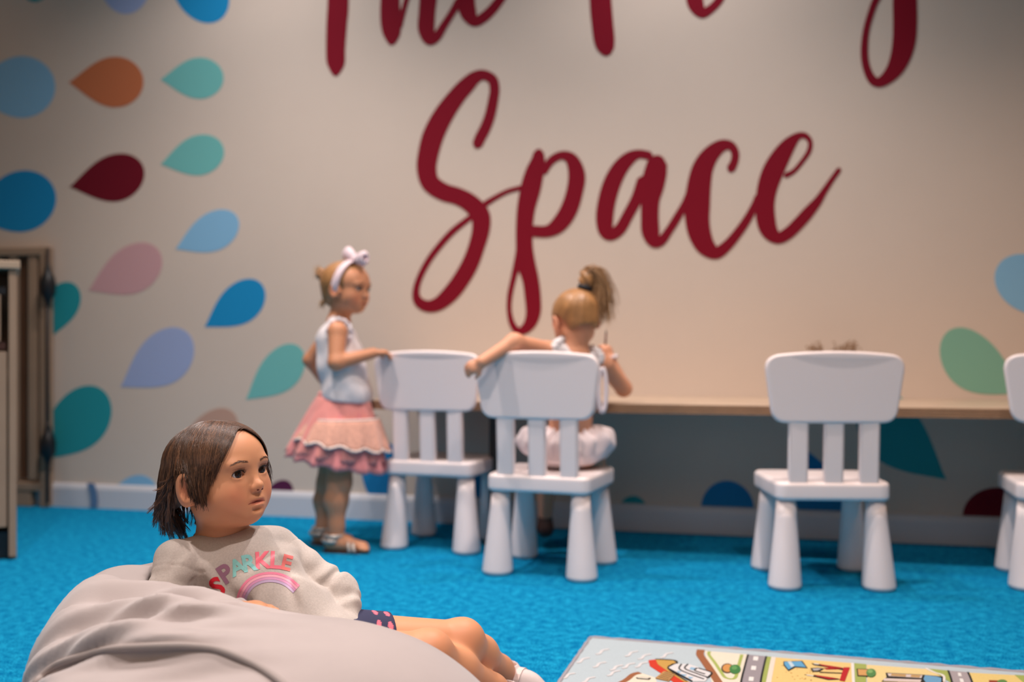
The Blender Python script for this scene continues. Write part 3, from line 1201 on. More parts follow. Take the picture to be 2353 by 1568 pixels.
# sand park
rug_patch('sand_park', P1((2190, 226), (2352, 240)) + P2((670, 276), (690, 460), (700, 900)) + P1((2092, 900), (2140, 500)), SAND, 0)
rug_patch('sand_park', P2((815, 292), (1400, 335), (1560, 400), (1600, 560), (1700, 900), (830, 900)), (238, 214, 150), 0)
rug_patch('white_strip', P2((662, 276), (690, 278), (700, 460), (715, 900), (690, 900), (672, 460)), (238, 232, 226), 1)
rug_patch('verge', P2((692, 278), (812, 290), (810, 460), (820, 900), (716, 900), (702, 460)), GREEN, 1)
rug_patch('verge', P2((1395, 330), (1610, 352), (1640, 470), (1560, 420), (1500, 380)), GREEN, 1)
rug_patch('white_strip', line_uv(P2((1390, 330), (1480, 372), (1560, 400), (1570, 460)), 0.006), (238, 232, 226), 2)
rug_patch('road', P2((1612, 352), (1805, 368), (1850, 480), (1980, 900), (1760, 900), (1650, 480)), (172, 162, 166), 1)
rug_patch('road_line', line_uv(P2((1612, 352), (1650, 470), (1760, 900)), 0.004), (20, 20, 24), 2)
rug_patch('road_line', line_uv(P2((1805, 368), (1850, 480), (1980, 900)), 0.004), (20, 20, 24), 2)
rug_patch('dash', P2((1705, 375), (1735, 378), (1745, 410), (1712, 408)), (240, 238, 236), 2)
rug_patch('dash', P2((1722, 432), (1755, 434), (1768, 470), (1732, 468)), (240, 238, 236), 2)
rug_patch('sand_park', P2((1812, 370), (2353, 400), (2700, 430), (2700, 900), (1985, 900), (1856, 480)), (236, 208, 130), 0)
rug_patch('green_patch', P2((2262, 394), (2400, 402), (2400, 470), (2350, 470)), GREEN, 1)
# boat with jetty
rug_patch('boat_hull', P1((915, 258), (985, 248), (1075, 330), (1160, 400), (1300, 480), (1200, 500), (1050, 392), (930, 315)), (212, 52, 20), 1)
rug_patch('boat_outline', line_uv(P1((985, 248), (1160, 258), (1200, 285), (1110, 340), (1300, 470)), 0.0035), (24, 16, 14), 3)
rug_patch('boat_deck', P1((988, 252), (1165, 262), (1200, 288), (1110, 335), (1190, 400), (1330, 480), (1280, 480), (1130, 385), (1010, 300)), (205, 160, 78), 2)
rug_patch('boat_cabin', P1((1150, 292), (1330, 300), (1540, 375), (1530, 420), (1480, 470), (1360, 470), (1110, 345)), (228, 226, 228), 2)
for q in (((1200, 365), (1245, 372), (1215, 395)), ((1340, 330), (1395, 340), (1370, 362), (1325, 352)), ((1240, 400), (1300, 405), (1270, 425)), ((1310, 425), (1365, 432), (1330, 450))):
    rug_patch('boat_stripe', P1(*q), (150, 190, 220), 3)
for q in (((1245, 300), (1225, 350), (1330, 400), (1470, 450)), ((1310, 300), (1280, 345), (1400, 395), (1500, 430)), ((1400, 340), (1380, 365), (1480, 400)), ((1415, 340), (1535, 378), (1545, 400), (1500, 440)),
          ((1110, 340), (1240, 410), (1350, 470))):
    rug_patch('boat_outline', line_uv(P1(*q), 0.003), (20, 20, 24), 4)
rug_patch('jetty', P1((1070, 372), (1185, 400), (1120, 470), (985, 440)), (196, 150, 92), 4)
for k in range(5):
    rug_patch('jetty_plank', line_uv(P1((1070 - k * 19 + 22, 378 + k * 13), (1178 - k * 15, 404 + k * 14)), 0.0016), (70, 44, 26), 5)
rug_patch('stone', P1((790, 432), (850, 428), (940, 436), (925, 452), (860, 448), (800, 442)), (60, 56, 54), 2)
rug_patch('stone', P1((805, 434), (850, 432), (920, 438), (910, 447), (860, 444), (812, 439)), (226, 218, 204), 3)
# small tree and hut
ell_uv = lambda fn, cx, cy, rx, ry, n=14: [fn(cx + rx * math.cos(2 * math.pi * i / n), cy + ry * math.sin(2 * math.pi * i / n)) for i in range(n)]
rug_patch('bush_outline', ell_uv(Q1, 1705, 338, 62, 50), (40, 28, 20), 1)
rug_patch('bush', ell_uv(Q1, 1707, 338, 50, 40), (214, 150, 80), 2)
rug_patch('bush', ell_uv(Q1, 1782, 350, 58, 46), (62, 128, 66), 3)
rug_patch('bush', ell_uv(Q1, 1775, 340, 28, 20), (100, 160, 90), 4)
rug_patch('hut', P2((715, 335), (830, 340), (828, 415), (725, 410)), (40, 28, 20), 2)
rug_patch('hut', P2((728, 343), (822, 348), (820, 405), (735, 402)), (216, 162, 96), 3)
rug_patch('bush', ell_uv(Q2, 858, 380, 48, 40), (84, 138, 76), 4)
rug_patch('bush', ell_uv(Q2, 850, 370, 26, 18), (130, 175, 105), 5)
# towel
rug_patch('towel', P2((0, 262), (185, 256), (240, 330), (120, 322), (50, 358), (0, 300)), (24, 26, 34), 1)
rug_patch('towel', P2((8, 268), (175, 263), (222, 322), (110, 312), (50, 345), (12, 296)), (98, 168, 212), 2)
rug_patch('towel_stripe', P2((40, 268), (75, 266), (110, 312), (78, 325)), (200, 220, 232), 3)
# red swings
for q, cc in ((((275, 282), (360, 296), (560, 330), (640, 345), (600, 352), (420, 318), (300, 300)), (24, 16, 14)), (((350, 292), (560, 325), (600, 335), (500, 335), (380, 308)), (178, 18, 26)),
              (((590, 325), (650, 325), (600, 460), (550, 450)), (190, 20, 28)), (((205, 392), (300, 402), (500, 430), (560, 440), (440, 445), (310, 415)), (24, 16, 14)),
              (((300, 398), (500, 428), (540, 436), (440, 440), (330, 412)), (178, 18, 26)), (((265, 330), (340, 325), (400, 335), (350, 365), (285, 365)), (30, 26, 26)),
              (((285, 338), (340, 333), (370, 340), (335, 356), (295, 356)), (180, 176, 176)), (((300, 284), (350, 290), (345, 298), (300, 293)), (225, 222, 218)),
              (((225, 395), (295, 404), (290, 411), (228, 402)), (225, 222, 218)), (((355, 366), (600, 376), (600, 384), (355, 374)), (24, 16, 14)),
              (((400, 330), (540, 330), (560, 340), (420, 342)), (178, 18, 26))):
    rug_patch('swing', P2(*q), cc, 2 if cc[0] < 40 else 3)
# climbing frame
rug_patch('play_frame', P2((1000, 375), (1360, 395), (1560, 412), (1560, 470), (960, 460), (1010, 420)), (28, 22, 20), 2)
rug_patch('play_frame', P2((1018, 384), (1360, 402), (1350, 430), (1030, 410)), (222, 206, 200), 3)
rug_patch('play_frame', P2((985, 432), (1350, 446), (1340, 470), (980, 458)), (222, 206, 200), 3)
rug_patch('play_frame', P2((1060, 390), (1200, 398), (1195, 418), (1050, 408)), (200, 160, 100), 4)
rug_patch('play_frame', P2((1250, 400), (1345, 406), (1330, 426), (1245, 420)), (200, 160, 100), 4)
rug_patch('play_frame', P2((1385, 402), (1500, 415), (1545, 430), (1540, 500), (1400, 480), (1370, 440)), (110, 165, 205), 3)
rug_patch('hut', P2((2010, 448), (2120, 452), (2120, 520), (2020, 520)), (150, 60, 30), 2)
rug_patch('bush', ell_uv(Q2, 2140, 470, 50, 26), (96, 140, 70), 3)
rng = random.Random(3)
for k in range(34):
    x_, y_ = (rng.uniform(2200, 2600), rng.uniform(270, 460))
    rug_patch('sand_fleck', ell_uv(Q1, x_ if x_ < 2350 else x_, y_, 7, 3, 5), (196, 150, 80), 1)
# white waves
for (x_, y_) in ((450, 170), (740, 190), (870, 220), (1090, 205), (255, 255), (420, 300), (590, 330), (710, 310), (110, 410), (310, 450), (840, 300), (560, 385)):
    rug_patch('wave', line_uv(P1((x_ - 60, y_ + 26), (x_ - 22, y_ + 18), (x_ + 4, y_ - 12), (x_ + 70, y_ - 26)), 0.006), (228, 224, 226), 1)

# ------------------------------------------------------------------ people
SKIN_A = lin((214, 150, 112))


def skin_mat(name):
    return mat(name, (1, 1, 1), 0.48, attr=True, sss=0.12, spec=0.35)


def skin_tint(o, R, s, base, extra=None):
    base = np.array(base, np.float32)

    def f(V):
        q = ((V - np.asarray(o, np.float32)) @ np.asarray(R, np.float32)) / s
        t = np.tile(base, (len(V), 1))
        m = np.stack([np.abs(q[:, 0]), q[:, 1], q[:, 2]], 1)
        inhead = (q[:, 2] > -0.1) & (q[:, 1] > -0.03)

        def blend(w, c):
            w = np.clip(w, 0, 1)[:, None]
            return t * (1 - w) + np.array(c, np.float32) * w
        ck = np.exp(-(((m[:, 0] - 0.038) / 0.020) ** 2 + ((m[:, 2] + 0.034) / 0.020) ** 2)) * (q[:, 1] > 0.02) * inhead
        t = blend(ck * 0.35, lin((220, 120, 92)))
        lp = np.exp(-((q[:, 0] / 0.016) ** 4 + ((q[:, 2] + 0.0487) / 0.0042) ** 4)) * (q[:, 1] > 0.06) * inhead
        t = blend(lp * 0.75, lin((196, 98, 84)))
        ml = np.exp(-((q[:, 0] / 0.0175) ** 6 + ((q[:, 2] + 0.0485 + 3.5 * q[:, 0] ** 2) / 0.0014) ** 2)) * (q[:, 1] > 0.06) * inhead
        t = blend(ml * 0.4, lin((150, 62, 52)))
        ns = np.exp(-(((m[:, 0] - 0.0048) / 0.0032) ** 2 + ((m[:, 2] + 0.033) / 0.003) ** 2)) * (q[:, 1] > 0.075)
        t = blend(ns * 0.3, lin((130, 44, 32)))
        er = np.exp(-(((m[:, 0] - 0.072) / 0.010) ** 2 + ((q[:, 1] + 0.004) / 0.018) ** 2 + ((q[:, 2] + 0.012) / 0.024) ** 2))
        t = blend(er * 0.4, lin((225, 105, 80)))
        li = np.exp(-(((m[:, 0] - 0.0275) / 0.0120) ** 4 + ((q[:, 2] - 0.0052) / 0.0016) ** 2)) * (q[:, 1] > 0.06)
        t = blend(li * 0.85, lin((95, 42, 32)))
        if extra:
            t = extra(V, t, blend)
        return t
    return f


def make_eyes(root, o, R, s, iris=(0.02, 0.008, 0.004), gaze=(0.0, 1.0, 0.0)):
    base = np.array(root['base'][:])
    for sd in (1, -1):
        c = hpt(o, R, s, sd * 0.0275, 0.0592, 0.0005) - base
        bm = bmesh.new()
        bmesh.ops.create_uvsphere(bm, u_segments=24, v_segments=16, radius=0.0116 * s, matrix=Matrix.Translation(c))
        eb = bm_obj('eyeball', bm, mat('eye_white', (0.55, 0.50, 0.50), 0.15), root, smooth=True)
        g = np.asarray(R) @ np.array(gaze)
        g = g / np.linalg.norm(g)
        q = Vector(g).to_track_quat('Z', 'Y').to_matrix().to_4x4()
        for nm, rr, d, mm in (('iris', 0.0068, 0.00955, mat('iris_brown', iris, 0.08)), ('pupil', 0.0031, 0.0109, mat('pupil_black', (0.002, 0.002, 0.002), 0.05))):
            bm = bmesh.new()
            lathe(bm, [(rr * s, 0), (rr * 0.8 * s, (0.0011) * s), (rr * 0.4 * s, 0.0018 * s), (0.0002, 0.0020 * s)] if nm == 'iris' else
                  [(rr * s, 0), (rr * .5 * s, 0.0010 * s), (0.0002, 0.0013 * s)], 20, Matrix.Translation(Vector(c) + Vector(g) * d * s) @ q)
            bm_obj(nm, bm, mm, eb, smooth=True)
        hb = bmesh.new()
        res = bmesh.ops.create_icosphere(hb, subdivisions=2, radius=0.0008 * s)
        hb.free()


def hair_strands(name, root, strands, cols, m, sides=3, parent=None):
    """strands: list of (points (n,3), radius). One mesh of fine tubes with a tint per strand"""
    base = np.array(root['base'][:])
    VV, FF, TT = [], [], []
    off = 0
    for (P, r), c in zip(strands, cols):
        P = np.asarray(P, float) - base
        n = len(P)
        T = np.gradient(P, axis=0)
        T /= np.linalg.norm(T, axis=1)[:, None] + 1e-9
        A = np.cross(T, np.array([0.31, 0.2, 0.93]))
        A /= np.linalg.norm(A, axis=1)[:, None] + 1e-9
        B = np.cross(T, A)
        rad = r * np.sin(np.linspace(0.35, 1.0, n) * math.pi * 0.93) ** 0.5
        ring = []
        for k in range(sides):
            a = 2 * math.pi * k / sides
            ring.append(P + (A * math.cos(a) + B * math.sin(a)) * rad[:, None])
        V = np.stack(ring, 1).reshape(-1, 3)
        i = np.arange(n - 1)[:, None] * sides
        k = np.arange(sides)[None]
        k2 = (k + 1) % sides
        Q = np.stack([i + k, i + k2, i + sides + k2, i + sides + k], -1).reshape(-1, 4) + off
        VV.append(V)
        FF.append(Q)
        TT.append(np.tile(np.array(c, np.float32), (len(V), 1)))
        off += len(V)
    return mesh_obj(name, np.concatenate(VV), np.concatenate(FF), m, parent or root, tint=np.concatenate(TT))


def slerp(a, b, t):
    a = a / np.linalg.norm(a)
    b = b / np.linalg.norm(b)
    w = math.acos(float(np.clip(a @ b, -1, 1)))
    if w < 1e-4:
        return a
    return (math.sin((1 - t) * w) * a + math.sin(t * w) * b) / math.sin(w)


def wobble(V, fr, seed=0.0):
    x, y, z = V[:, 0] * fr, V[:, 1] * fr, V[:, 2] * fr
    return (np.sin(x * 1.3 + 2.1 * np.sin(y * 0.9 + seed) + z * 0.7) + np.sin(y * 1.7 + 1.6 * np.sin(z * 1.1 + seed * 2) - x * 0.5)
            + np.sin(z * 1.9 + 1.8 * np.sin(x * 1.2 - seed) + y * 0.4)) / 3


def face_lines(root, o, R, s, bvh, brow_col, lips=True):
    """brows, lash lines, lip seam and nostrils laid on the surface of the face"""
    rg = random.Random(8)
    o = np.asarray(o)
    base = np.array(root['base'][:])
    fw = Vector(np.asarray(R)[:, 1])

    def hit(x, z, lift=0.0):
        p = hpt(o, R, s, x, 0.16, z)
        loc, nrm, idx, dist = bvh.ray_cast(Vector(p), -fw)
        if loc is None:
            return None
        if nrm.dot(fw) < 0:
            nrm = -nrm
        return np.array(loc + nrm * lift)
    for sd in (1, -1):
        st, cc = [], []
        for i in range(120):
            t = rg.random()
            x = 0.013 + 0.028 * t
            z = 0.0170 + 0.0045 * math.sin(t * math.pi * 0.75) - 0.0035 * t * t + rg.gauss(0, .0010 * (1 - 0.5 * t))
            a, b = hit(sd * x, z, 0.0002), hit(sd * (x + 0.0042), z + 0.0014 * (1 - t) - 0.0005, 0.0006)
            if a is None or b is None:
                continue
            st.append((np.linspace(a, b, 3), 0.00019 * s))
            cc.append(brow_col)
        if st:
            hair_strands('eyebrow', root, st, cc, mat('hair_dark', (1, 1, 1), 0.5, attr=True))
        # upper lash line with lashes
        line, st, cc = [], [], []
        for i in range(19):
            t = i / 18
            x = 0.0158 + 0.0245 * t
            z = 0.0058 + 0.0012 - 9.0 * (x - 0.0275) ** 2 - 0.00007 * 0
            ex = math.sqrt(max(0.0, 1 - ((x - 0.0277) / 0.0126) ** 2))
            z = 0.0005 - 9.0 * (x - 0.0275) ** 2 + 0.0062 * ex
            h = hit(sd * x, z, 0.0004)
            if h is None:
                continue
            line.append(h)
            q = h + np.asarray(R) @ (np.array([sd * (0.0005 + 0.0035 * t), 0.0050, 0.0036]) * s)
            mdl = (h + q) / 2 + np.asarray(R) @ (np.array([0, 0.0006, -0.0012]) * s)
            st.append((np.array([h, mdl, q]), 0.00026 * s))
            cc.append((0.012, 0.006, 0.004))
        if len(line) > 3:
            bm = bmesh.new()
            tube(bm, [p - base for p in line], [0.0007 * s * (0.5 + math.sin(math.pi * min(1, (k + 3) / len(line)))) for k in range(len(line))], 6)
            bm_obj('lash_line', bm, mat('lash_dark', (0.012, 0.006, 0.004), 0.5), root, smooth=True)
            hair_strands('eyelashes', root, st, cc, mat('hair_dark', (1, 1, 1), 0.5, attr=True))
        # lid crease
        cr = [hit(sd * x, 0.0098 - 8.0 * (x - 0.0275) ** 2, 0.0000) for x in np.linspace(0.0175, 0.040, 12)]
        cr = [p - base for p in cr if p is not None]
        if len(cr) > 3:
            bm = bmesh.new()
            tube(bm, cr, 0.00038 * s, 5)
            bm_obj('lid_crease', bm, mat('crease', lin((150, 84, 62)), 0.6), root, smooth=True)
        nz = hit(sd * 0.0046, -0.0292, 0.0001)
        if nz is not None:
            bm = bmesh.new()
            M = Matrix.Translation(nz - base) @ Matrix(np.asarray(R).tolist()).to_4x4() @ Matrix.Diagonal((0.0026 * s, 0.0014 * s, 0.0015 * s, 1))
            bmesh.ops.create_icosphere(bm, subdivisions=2, radius=1.0, matrix=M)
            bm_obj('nostril', bm, mat('nostril_dark', lin((92, 30, 24)), 0.7), root, smooth=True)
    ln = [hit(x, -0.0485 - 3.5 * x * x + 0.0005 * math.cos(x * 420), 0.0) for x in np.linspace(-0.0195, 0.0195, 25)]
    ln = [p - base for p in ln if p is not None]
    if len(ln) > 3:
        bm = bmesh.new()
        tube(bm, ln, [0.00085 * s * (0.35 + 0.65 * math.sin(math.pi * (k + .5) / len(ln))) for k in range(len(ln))], 6)
        bm_obj('lip_line', bm, mat('lip_seam', lin((128, 48, 42)), 0.6), root, smooth=True)


def body_tree(*a):
    o, V, Q = sdf_obj(*a)
    return BVHTree.FromPolygons(V.tolist(), Q.tolist())


# ---- the girl lying back on the bean bag
HA = C(505, 1093, 1.65)
RA = basis(math.radians(62), math.radians(8), math.radians(2))
SA = 1.0
A = {}
A['neckb'] = C(512, 1243, 1.675)
A['rsh'] = C(405, 1292, 1.60)
A['lsh'] = C(640, 1262, 1.725)
A['chest'] = C(545, 1320, 1.665)
A['belly'] = C(650, 1410, 1.645)
A['pelvis'] = np.array([-0.285, 1.615, 0.178])
A['relb'] = C(372, 1440, 1.54)
A['rwr'] = C(530, 1402, 1.50)
A['lelb'] = C(784, 1366, 1.70)
A['lwr'] = C(800, 1475, 1.62)
A['lhip'] = np.array([-0.285, 1.665, 0.180])
A['rhip'] = np.array([-0.295, 1.555, 0.185])
A['lknee'] = C(1062, 1474, 1.745)
A['lank'] = C(1168, 1552, 1.905)
A['rknee'] = C(985, 1502, 1.635)
A['rank'] = C(1165, 1600, 1.79)
girlA = cthing('person', 'toddler in a grey printed shirt lying back on the bean bag, looking right', 'person', (-0.40, 1.65, 0))


def bodyA(P):
    d = local(P, HA, 0.125, lambda p: head_sdf(p, HA, RA, SA))
    hb = hpt(HA, RA, SA, 0, -0.012, -0.045)
    d = smin(d, cone(P, hb, A['neckb'], 0.038, 0.039), 0.02)
    t = ell(P, (A['chest'] + A['neckb']) / 2 + np.array([0, 0, -0.02]), (0.072, 0.055, 0.06))
    t = smin(t, cone(P, A['chest'], A['pelvis'], 0.060, 0.062), 0.04)
    t = smin(t, cone(P, A['neckb'] + [0, 0, -0.03], A['rsh'], 0.030, 0.026), 0.03)
    t = smin(t, cone(P, A['neckb'] + [0, 0, -0.03], A['lsh'], 0.030, 0.026), 0.03)
    d = smin(d, t, 0.025)
    for s_ in 'rl':
        d = smin(d, chain(P, [A[s_ + 'sh'], A[s_ + 'elb'], A[s_ + 'wr']], [0.026, 0.021, 0.0165], 0.012), 0.015)
    for s_ in 'rl':
        hip, kn, an = A[s_ + 'hip'], A[s_ + 'knee'], A[s_ + 'ank']
        d = smin(d, cone(P, hip, kn, 0.056, 0.034), 0.02)
        kc = kn + (an - kn) * 0.36
        d = smin(d, ell(P, kn + [0, 0, .002], (0.036, 0.035, 0.036)), 0.015)
        d = smin(d, chain(P, [kn, kc, kn + (an - kn) * .8, an], [0.032, 0.031, 0.022, 0.020], 0.02), 0.018)
        ft = np.array([0.050, -0.025, -0.035]) if s_ == 'l' else np.array([0.050, -0.025, -0.03])
        toe = an + ft
        toe[2] = 0.02
        hl = an + np.array([-0.012, 0, -0.015])
        d = smin(d, cone(P, hl, toe, 0.022, 0.016), 0.015)
    h1 = local(P, A['rwr'] + [.045, 0, 0], 0.075, lambda p: hand_sdf(p, A['rwr'], (0.95, 0.05, -0.02), (0.1, -0.1, 1.0), 0.088, 0.32, side=1))
    d = smin(d, h1, 0.008)
    h2 = local(P, A['lwr'] + [0, -.02, -.035], 0.075, lambda p: hand_sdf(p, A['lwr'], (-0.1, -0.4, -0.9), (0.9, 0.2, 0.1), 0.08, 0.4, side=1))
    d = smin(d, h2, 0.008)
    return d


def extraA(V, t, blend):
    for k in ('lknee', 'rknee'):
        w = np.exp(-(np.linalg.norm(V - A[k].astype(np.float32) - np.array([.01, -.01, .02], np.float32), axis=1) / 0.03) ** 2)
        t = blend(w * 0.25, lin((225, 130, 95))) if False else t * (1 - 0.15 * w[:, None]) + np.array(lin((225, 125, 95)), np.float32) * 0.15 * w[:, None]
    return t


body_bvh = body_tree('body', bodyA, (-0.75, 1.38, -0.02), (0.16, 2.05, 0.62), 0.0021, skin_mat('skin_warm'), girlA, skin_tint(HA, RA, SA, SKIN_A, extraA))
make_eyes(girlA, HA, RA, SA, (0.03, 0.012, 0.006), (-0.18, 1.0, 0.05))
face_lines(girlA, HA, RA, SA, body_bvh, (0.16, 0.08, 0.045))


# shirt
def shirtA(P):
    wr = wobble(P, 42, 1.3)
    t = ell(P, (A['chest'] + A['neckb']) / 2 + np.array([0, 0, -0.028]), (0.086, 0.066, 0.066))
    t = smin(t, ell(P, A['chest'] + [0.005, 0, 0], (0.085, 0.070, 0.066)), 0.03)
    t = smin(t, chain(P, [A['chest'], A['belly'], A['pelvis'] + [-0.01, 0, 0.0]], [0.066, 0.066, 0.070], 0.03), 0.04)
    t = smin(t, cone(P, A['neckb'] + [0, 0, -0.038], A['rsh'], 0.036, 0.034), 0.04)
    t = smin(t, cone(P, A['neckb'] + [0, 0, -0.038], A['lsh'], 0.036, 0.034), 0.04)
    # soft folds across the belly, running from the far armpit to the lap
    ax = A['pelvis'] - A['chest']
    ax = ax / np.linalg.norm(ax)
    u = (P - A['chest'].astype(np.float32)) @ ax.astype(np.float32)
    v = (P - A['chest'].astype(np.float32)) @ np.array([0.2, -0.1, 0.97], np.float32)
    fold = np.sin(u * 95 + 3.0 * np.sin(v * 28) + wr * 1.5)
    t = t - 0.0055 * fold * np.exp(-((u - 0.07) / 0.08) ** 2) - 0.0028 * wr
    for s_, r in (('r', 1.0), ('l', 1.0)):
        a_, b_, c_ = A[s_ + 'sh'], A[s_ + 'elb'], A[s_ + 'wr']
        e = chain(P, [a_, b_, c_], [0.035, 0.0295, 0.0235], 0.012)
        ab = b_ - a_
        L1 = np.linalg.norm(ab)
        u1 = (P - a_.astype(np.float32)) @ (ab / L1).astype(np.float32)
        bc = c_ - b_
        L2 = np.linalg.norm(bc)
        u2 = (P - b_.astype(np.float32)) @ (bc / L2).astype(np.float32)
        rid = np.sin(u1 * 150 + wr * 3.0) * np.exp(-((u1 - L1 * 0.8) / 0.05) ** 2) + np.sin(u2 * 190 + wr * 2.5) * np.clip(u2 / 0.03, 0, 1) * 0.8
        e = e - 0.0030 * rid - 0.0018 * wr
        t = smin(t, e, 0.006)
        # armhole seam: slight groove
        sd = np.abs(u1 - 0.018) * (1 if s_ == 'r' else 1)
        near = np.linalg.norm(P - a_.astype(np.float32), axis=1)
        t = t + 0.0012 * np.exp(-(sd / 0.0016) ** 2) * (near < 0.055)
    # neck opening
    nk = cone(P, A['neckb'] + (HA - A['neckb']) * 0.45, A['neckb'] + [0.004, 0, -0.012], 0.0415, 0.0415)
    t = smax(t, -nk, 0.004)
    # sleeves open at the wrists, shirt ends at the hips
    for s_ in 'rl':
        a_, b_ = A[s_ + 'elb'], A[s_ + 'wr']
        dd = (b_ - a_) / np.linalg.norm(b_ - a_)
        pl = (P - b_.astype(np.float32)) @ dd.astype(np.float32)
        nr = np.linalg.norm(P - b_.astype(np.float32), axis=1)
        t = np.where(nr < 0.06, np.maximum(t, pl + 0.004), t)
    pl = (P - A['pelvis'].astype(np.float32)) @ np.array([0.93, 0, -0.36], np.float32)
    t = smax(t, pl - 0.028, 0.006)
    return t


knit = mat('grey_knit', (0.53, 0.465, 0.43), 0.9, vary=(330, 0.16), bump=(420, 0.25, 0.001), sheen=0.15)
shirtO, SV, SQ = sdf_obj('shirt', shirtA, (-0.72, 1.40, 0.08), (-0.12, 1.85, 0.45), 0.0026, knit, girlA)
SBVH = BVHTree.FromPolygons(SV.tolist(), SQ.tolist())
# neckband
bm = bmesh.new()
up_n = HA - A['neckb']
up_n = up_n / np.linalg.norm(up_n)
na = np.cross(up_n, [0, 1, 0])
na /= np.linalg.norm(na)
nb_ = np.cross(up_n, na)
ring = []
for i in range(40):
    t_ = 2 * math.pi * i / 40
    ring.append(A['neckb'] + (na * math.cos(t_) + nb_ * math.sin(t_)) * 0.0445 + up_n * (0.015 + 0.004 * math.cos(t_ + 2.2)) - np.array(girlA['base'][:]) - np.array([0, 0, 0.006]))
tube(bm, ring + [ring[0]], 0.0052, 8)
bm_obj('neckband', bm, mat('neckband_knit', (0.48, 0.42, 0.39), 0.9, bump=(420, 0.3, 0.001)), girlA, smooth=True)

# printed letters and rainbow, laid onto the cloth


def cam_hit(px, py, bvh, lift=0.0006):
    d = Vector(((px - 1176.5) / FPX, 1.0, -(py - 798.0) / FPX)).normalized()
    loc, nrm, idx, dist = bvh.ray_cast(Vector((0, 0, CAMH)), d)
    if loc is None:
        return None
    if nrm.dot(d) > 0:
        nrm = -nrm
    return np.array(loc + nrm * lift)


def cloth_print(name, V2, F2, c, parent, bvh, base, lift=0.0006):
    """2D pieces in photo pixels are laid on the cloth as a thin layer"""
    idx, vs, out = {}, [], []
    for i, p in enumerate(V2):
        q = cam_hit(p[0], p[1], bvh, lift)
        if q is not None and q[1] < 1.72:
            idx[i] = len(vs)
            vs.append(q - base)
    for f in F2:
        if all(i in idx for i in f):
            pts = [vs[idx[i]] for i in f]
            if max(np.linalg.norm(pts[k] - pts[k - 1]) for k in range(len(pts))) < 0.012:
                out.append([idx[i] for i in f])
    if not out:
        return None
    return mesh_obj(name, vs, out, mat('print_%02x%02x%02x' % tuple(c), lin(c), 0.5), parent)


def glyph(ch, cx, cy, size, rot, sx=1.0):
    cu = bpy.data.curves.new('glyph', 'FONT')
    cu.body = ch
    cu.align_x, cu.align_y = 'CENTER', 'CENTER'
    cu.size = 1.0
    cu.offset = 0.035
    cu.resolution_u = 4
    to = bpy.data.objects.new('glyph', cu)
    COL.objects.link(to)
    dg = bpy.context.evaluated_depsgraph_get()
    me = bpy.data.meshes.new_from_object(to.evaluated_get(dg))
    bm = bmesh.new()
    bm.from_mesh(me)
    bpy.data.objects.remove(to)
    bpy.data.curves.remove(cu)
    bpy.data.meshes.remove(me)
    bmesh.ops.triangulate(bm, faces=bm.faces)
    for _ in range(5):
        es = [e for e in bm.edges if e.calc_length() > 0.09]
        if not es:
            break
        bmesh.ops.subdivide_edges(bm, edges=es, cuts=1)
        bmesh.ops.triangulate(bm, faces=[f for f in bm.faces if len(f.verts) > 3])
    xs = [v.co.x for v in bm.verts]
    ys = [v.co.y for v in bm.verts]
    mx, my = (min(xs) + max(xs)) / 2, (min(ys) + max(ys)) / 2
    hh = max(ys) - min(ys)
    V2 = []
    r = math.radians(rot)
    for v in bm.verts:
        x, y = (v.co.x - mx) / hh * size * sx, (v.co.y - my) / hh * size
        V2.append((cx + x * math.cos(r) - y * math.sin(r), cy - (x * math.sin(r) + y * math.cos(r))))
    bm.verts.ensure_lookup_table()
    F2 = [[v.index for v in f.verts] for f in bm.faces]
    bm.free()
    return V2, F2


baseA = np.array(girlA['base'][:])
for ch, cx_, cy_, sz_, rt_, c_ in (('S', 499, 1349, 46, 28, (205, 10, 40)), ('P', 519, 1318, 44, 34, (150, 105, 130)), ('A', 545, 1303, 38, 24, (135, 200, 198)),
                                   ('R', 574, 1294, 40, 12, (130, 195, 195)), ('K', 606, 1288, 40, 4, (235, 110, 130)), ('L', 634, 1288, 40, -4, (238, 120, 138)),
                                   ('E', 659, 1294, 36, -14, (235, 125, 122))):
    V2, F2 = glyph(ch, cx_, cy_, sz_, rt_)
    cloth_print('printed_letter', V2, F2, c_, shirtO, SBVH, baseA)
arc = catmull([(549, 1388), (556, 1362), (574, 1338), (602, 1325), (634, 1324), (662, 1334), (684, 1352)], 8)
for k, c_ in enumerate(((232, 130, 160), (240, 170, 190), (214, 150, 190), (190, 165, 200))):
    V2, F2 = [], []
    for i, p in enumerate(arc):
        d = arc[min(i + 1, len(arc) - 1)] - arc[max(i - 1, 0)]
        d = d / np.linalg.norm(d)
        nn = np.array([d[1], -d[0]])
        V2.append(p + nn * (8 - k * 6.0))
        V2.append(p + nn * (8 - k * 6.0 - 5.6))
        if i:
            a_ = 2 * i
            F2.append([a_ - 2, a_ - 1, a_ + 1, a_])
    cloth_print('printed_rainbow_stripe', V2, F2, c_, shirtO, SBVH, baseA)


# navy shorts with pink leaves
def shortsA(P):
    t = None
    for s_ in 'rl':
        hip, kn = A[s_ + 'hip'], A[s_ + 'knee']
        dd = (kn - hip) / np.linalg.norm(kn - hip)
        e = cone(P, hip, kn, 0.062, 0.040)
        pl = (P - hip.astype(np.float32)) @ dd.astype(np.float32)
        e = smax(e, pl - 0.082, 0.002)
        t = e if t is None else smin(t, e, 0.012)
    t = smin(t, ell(P, A['pelvis'], (0.07, 0.072, 0.062)), 0.02)
    return t


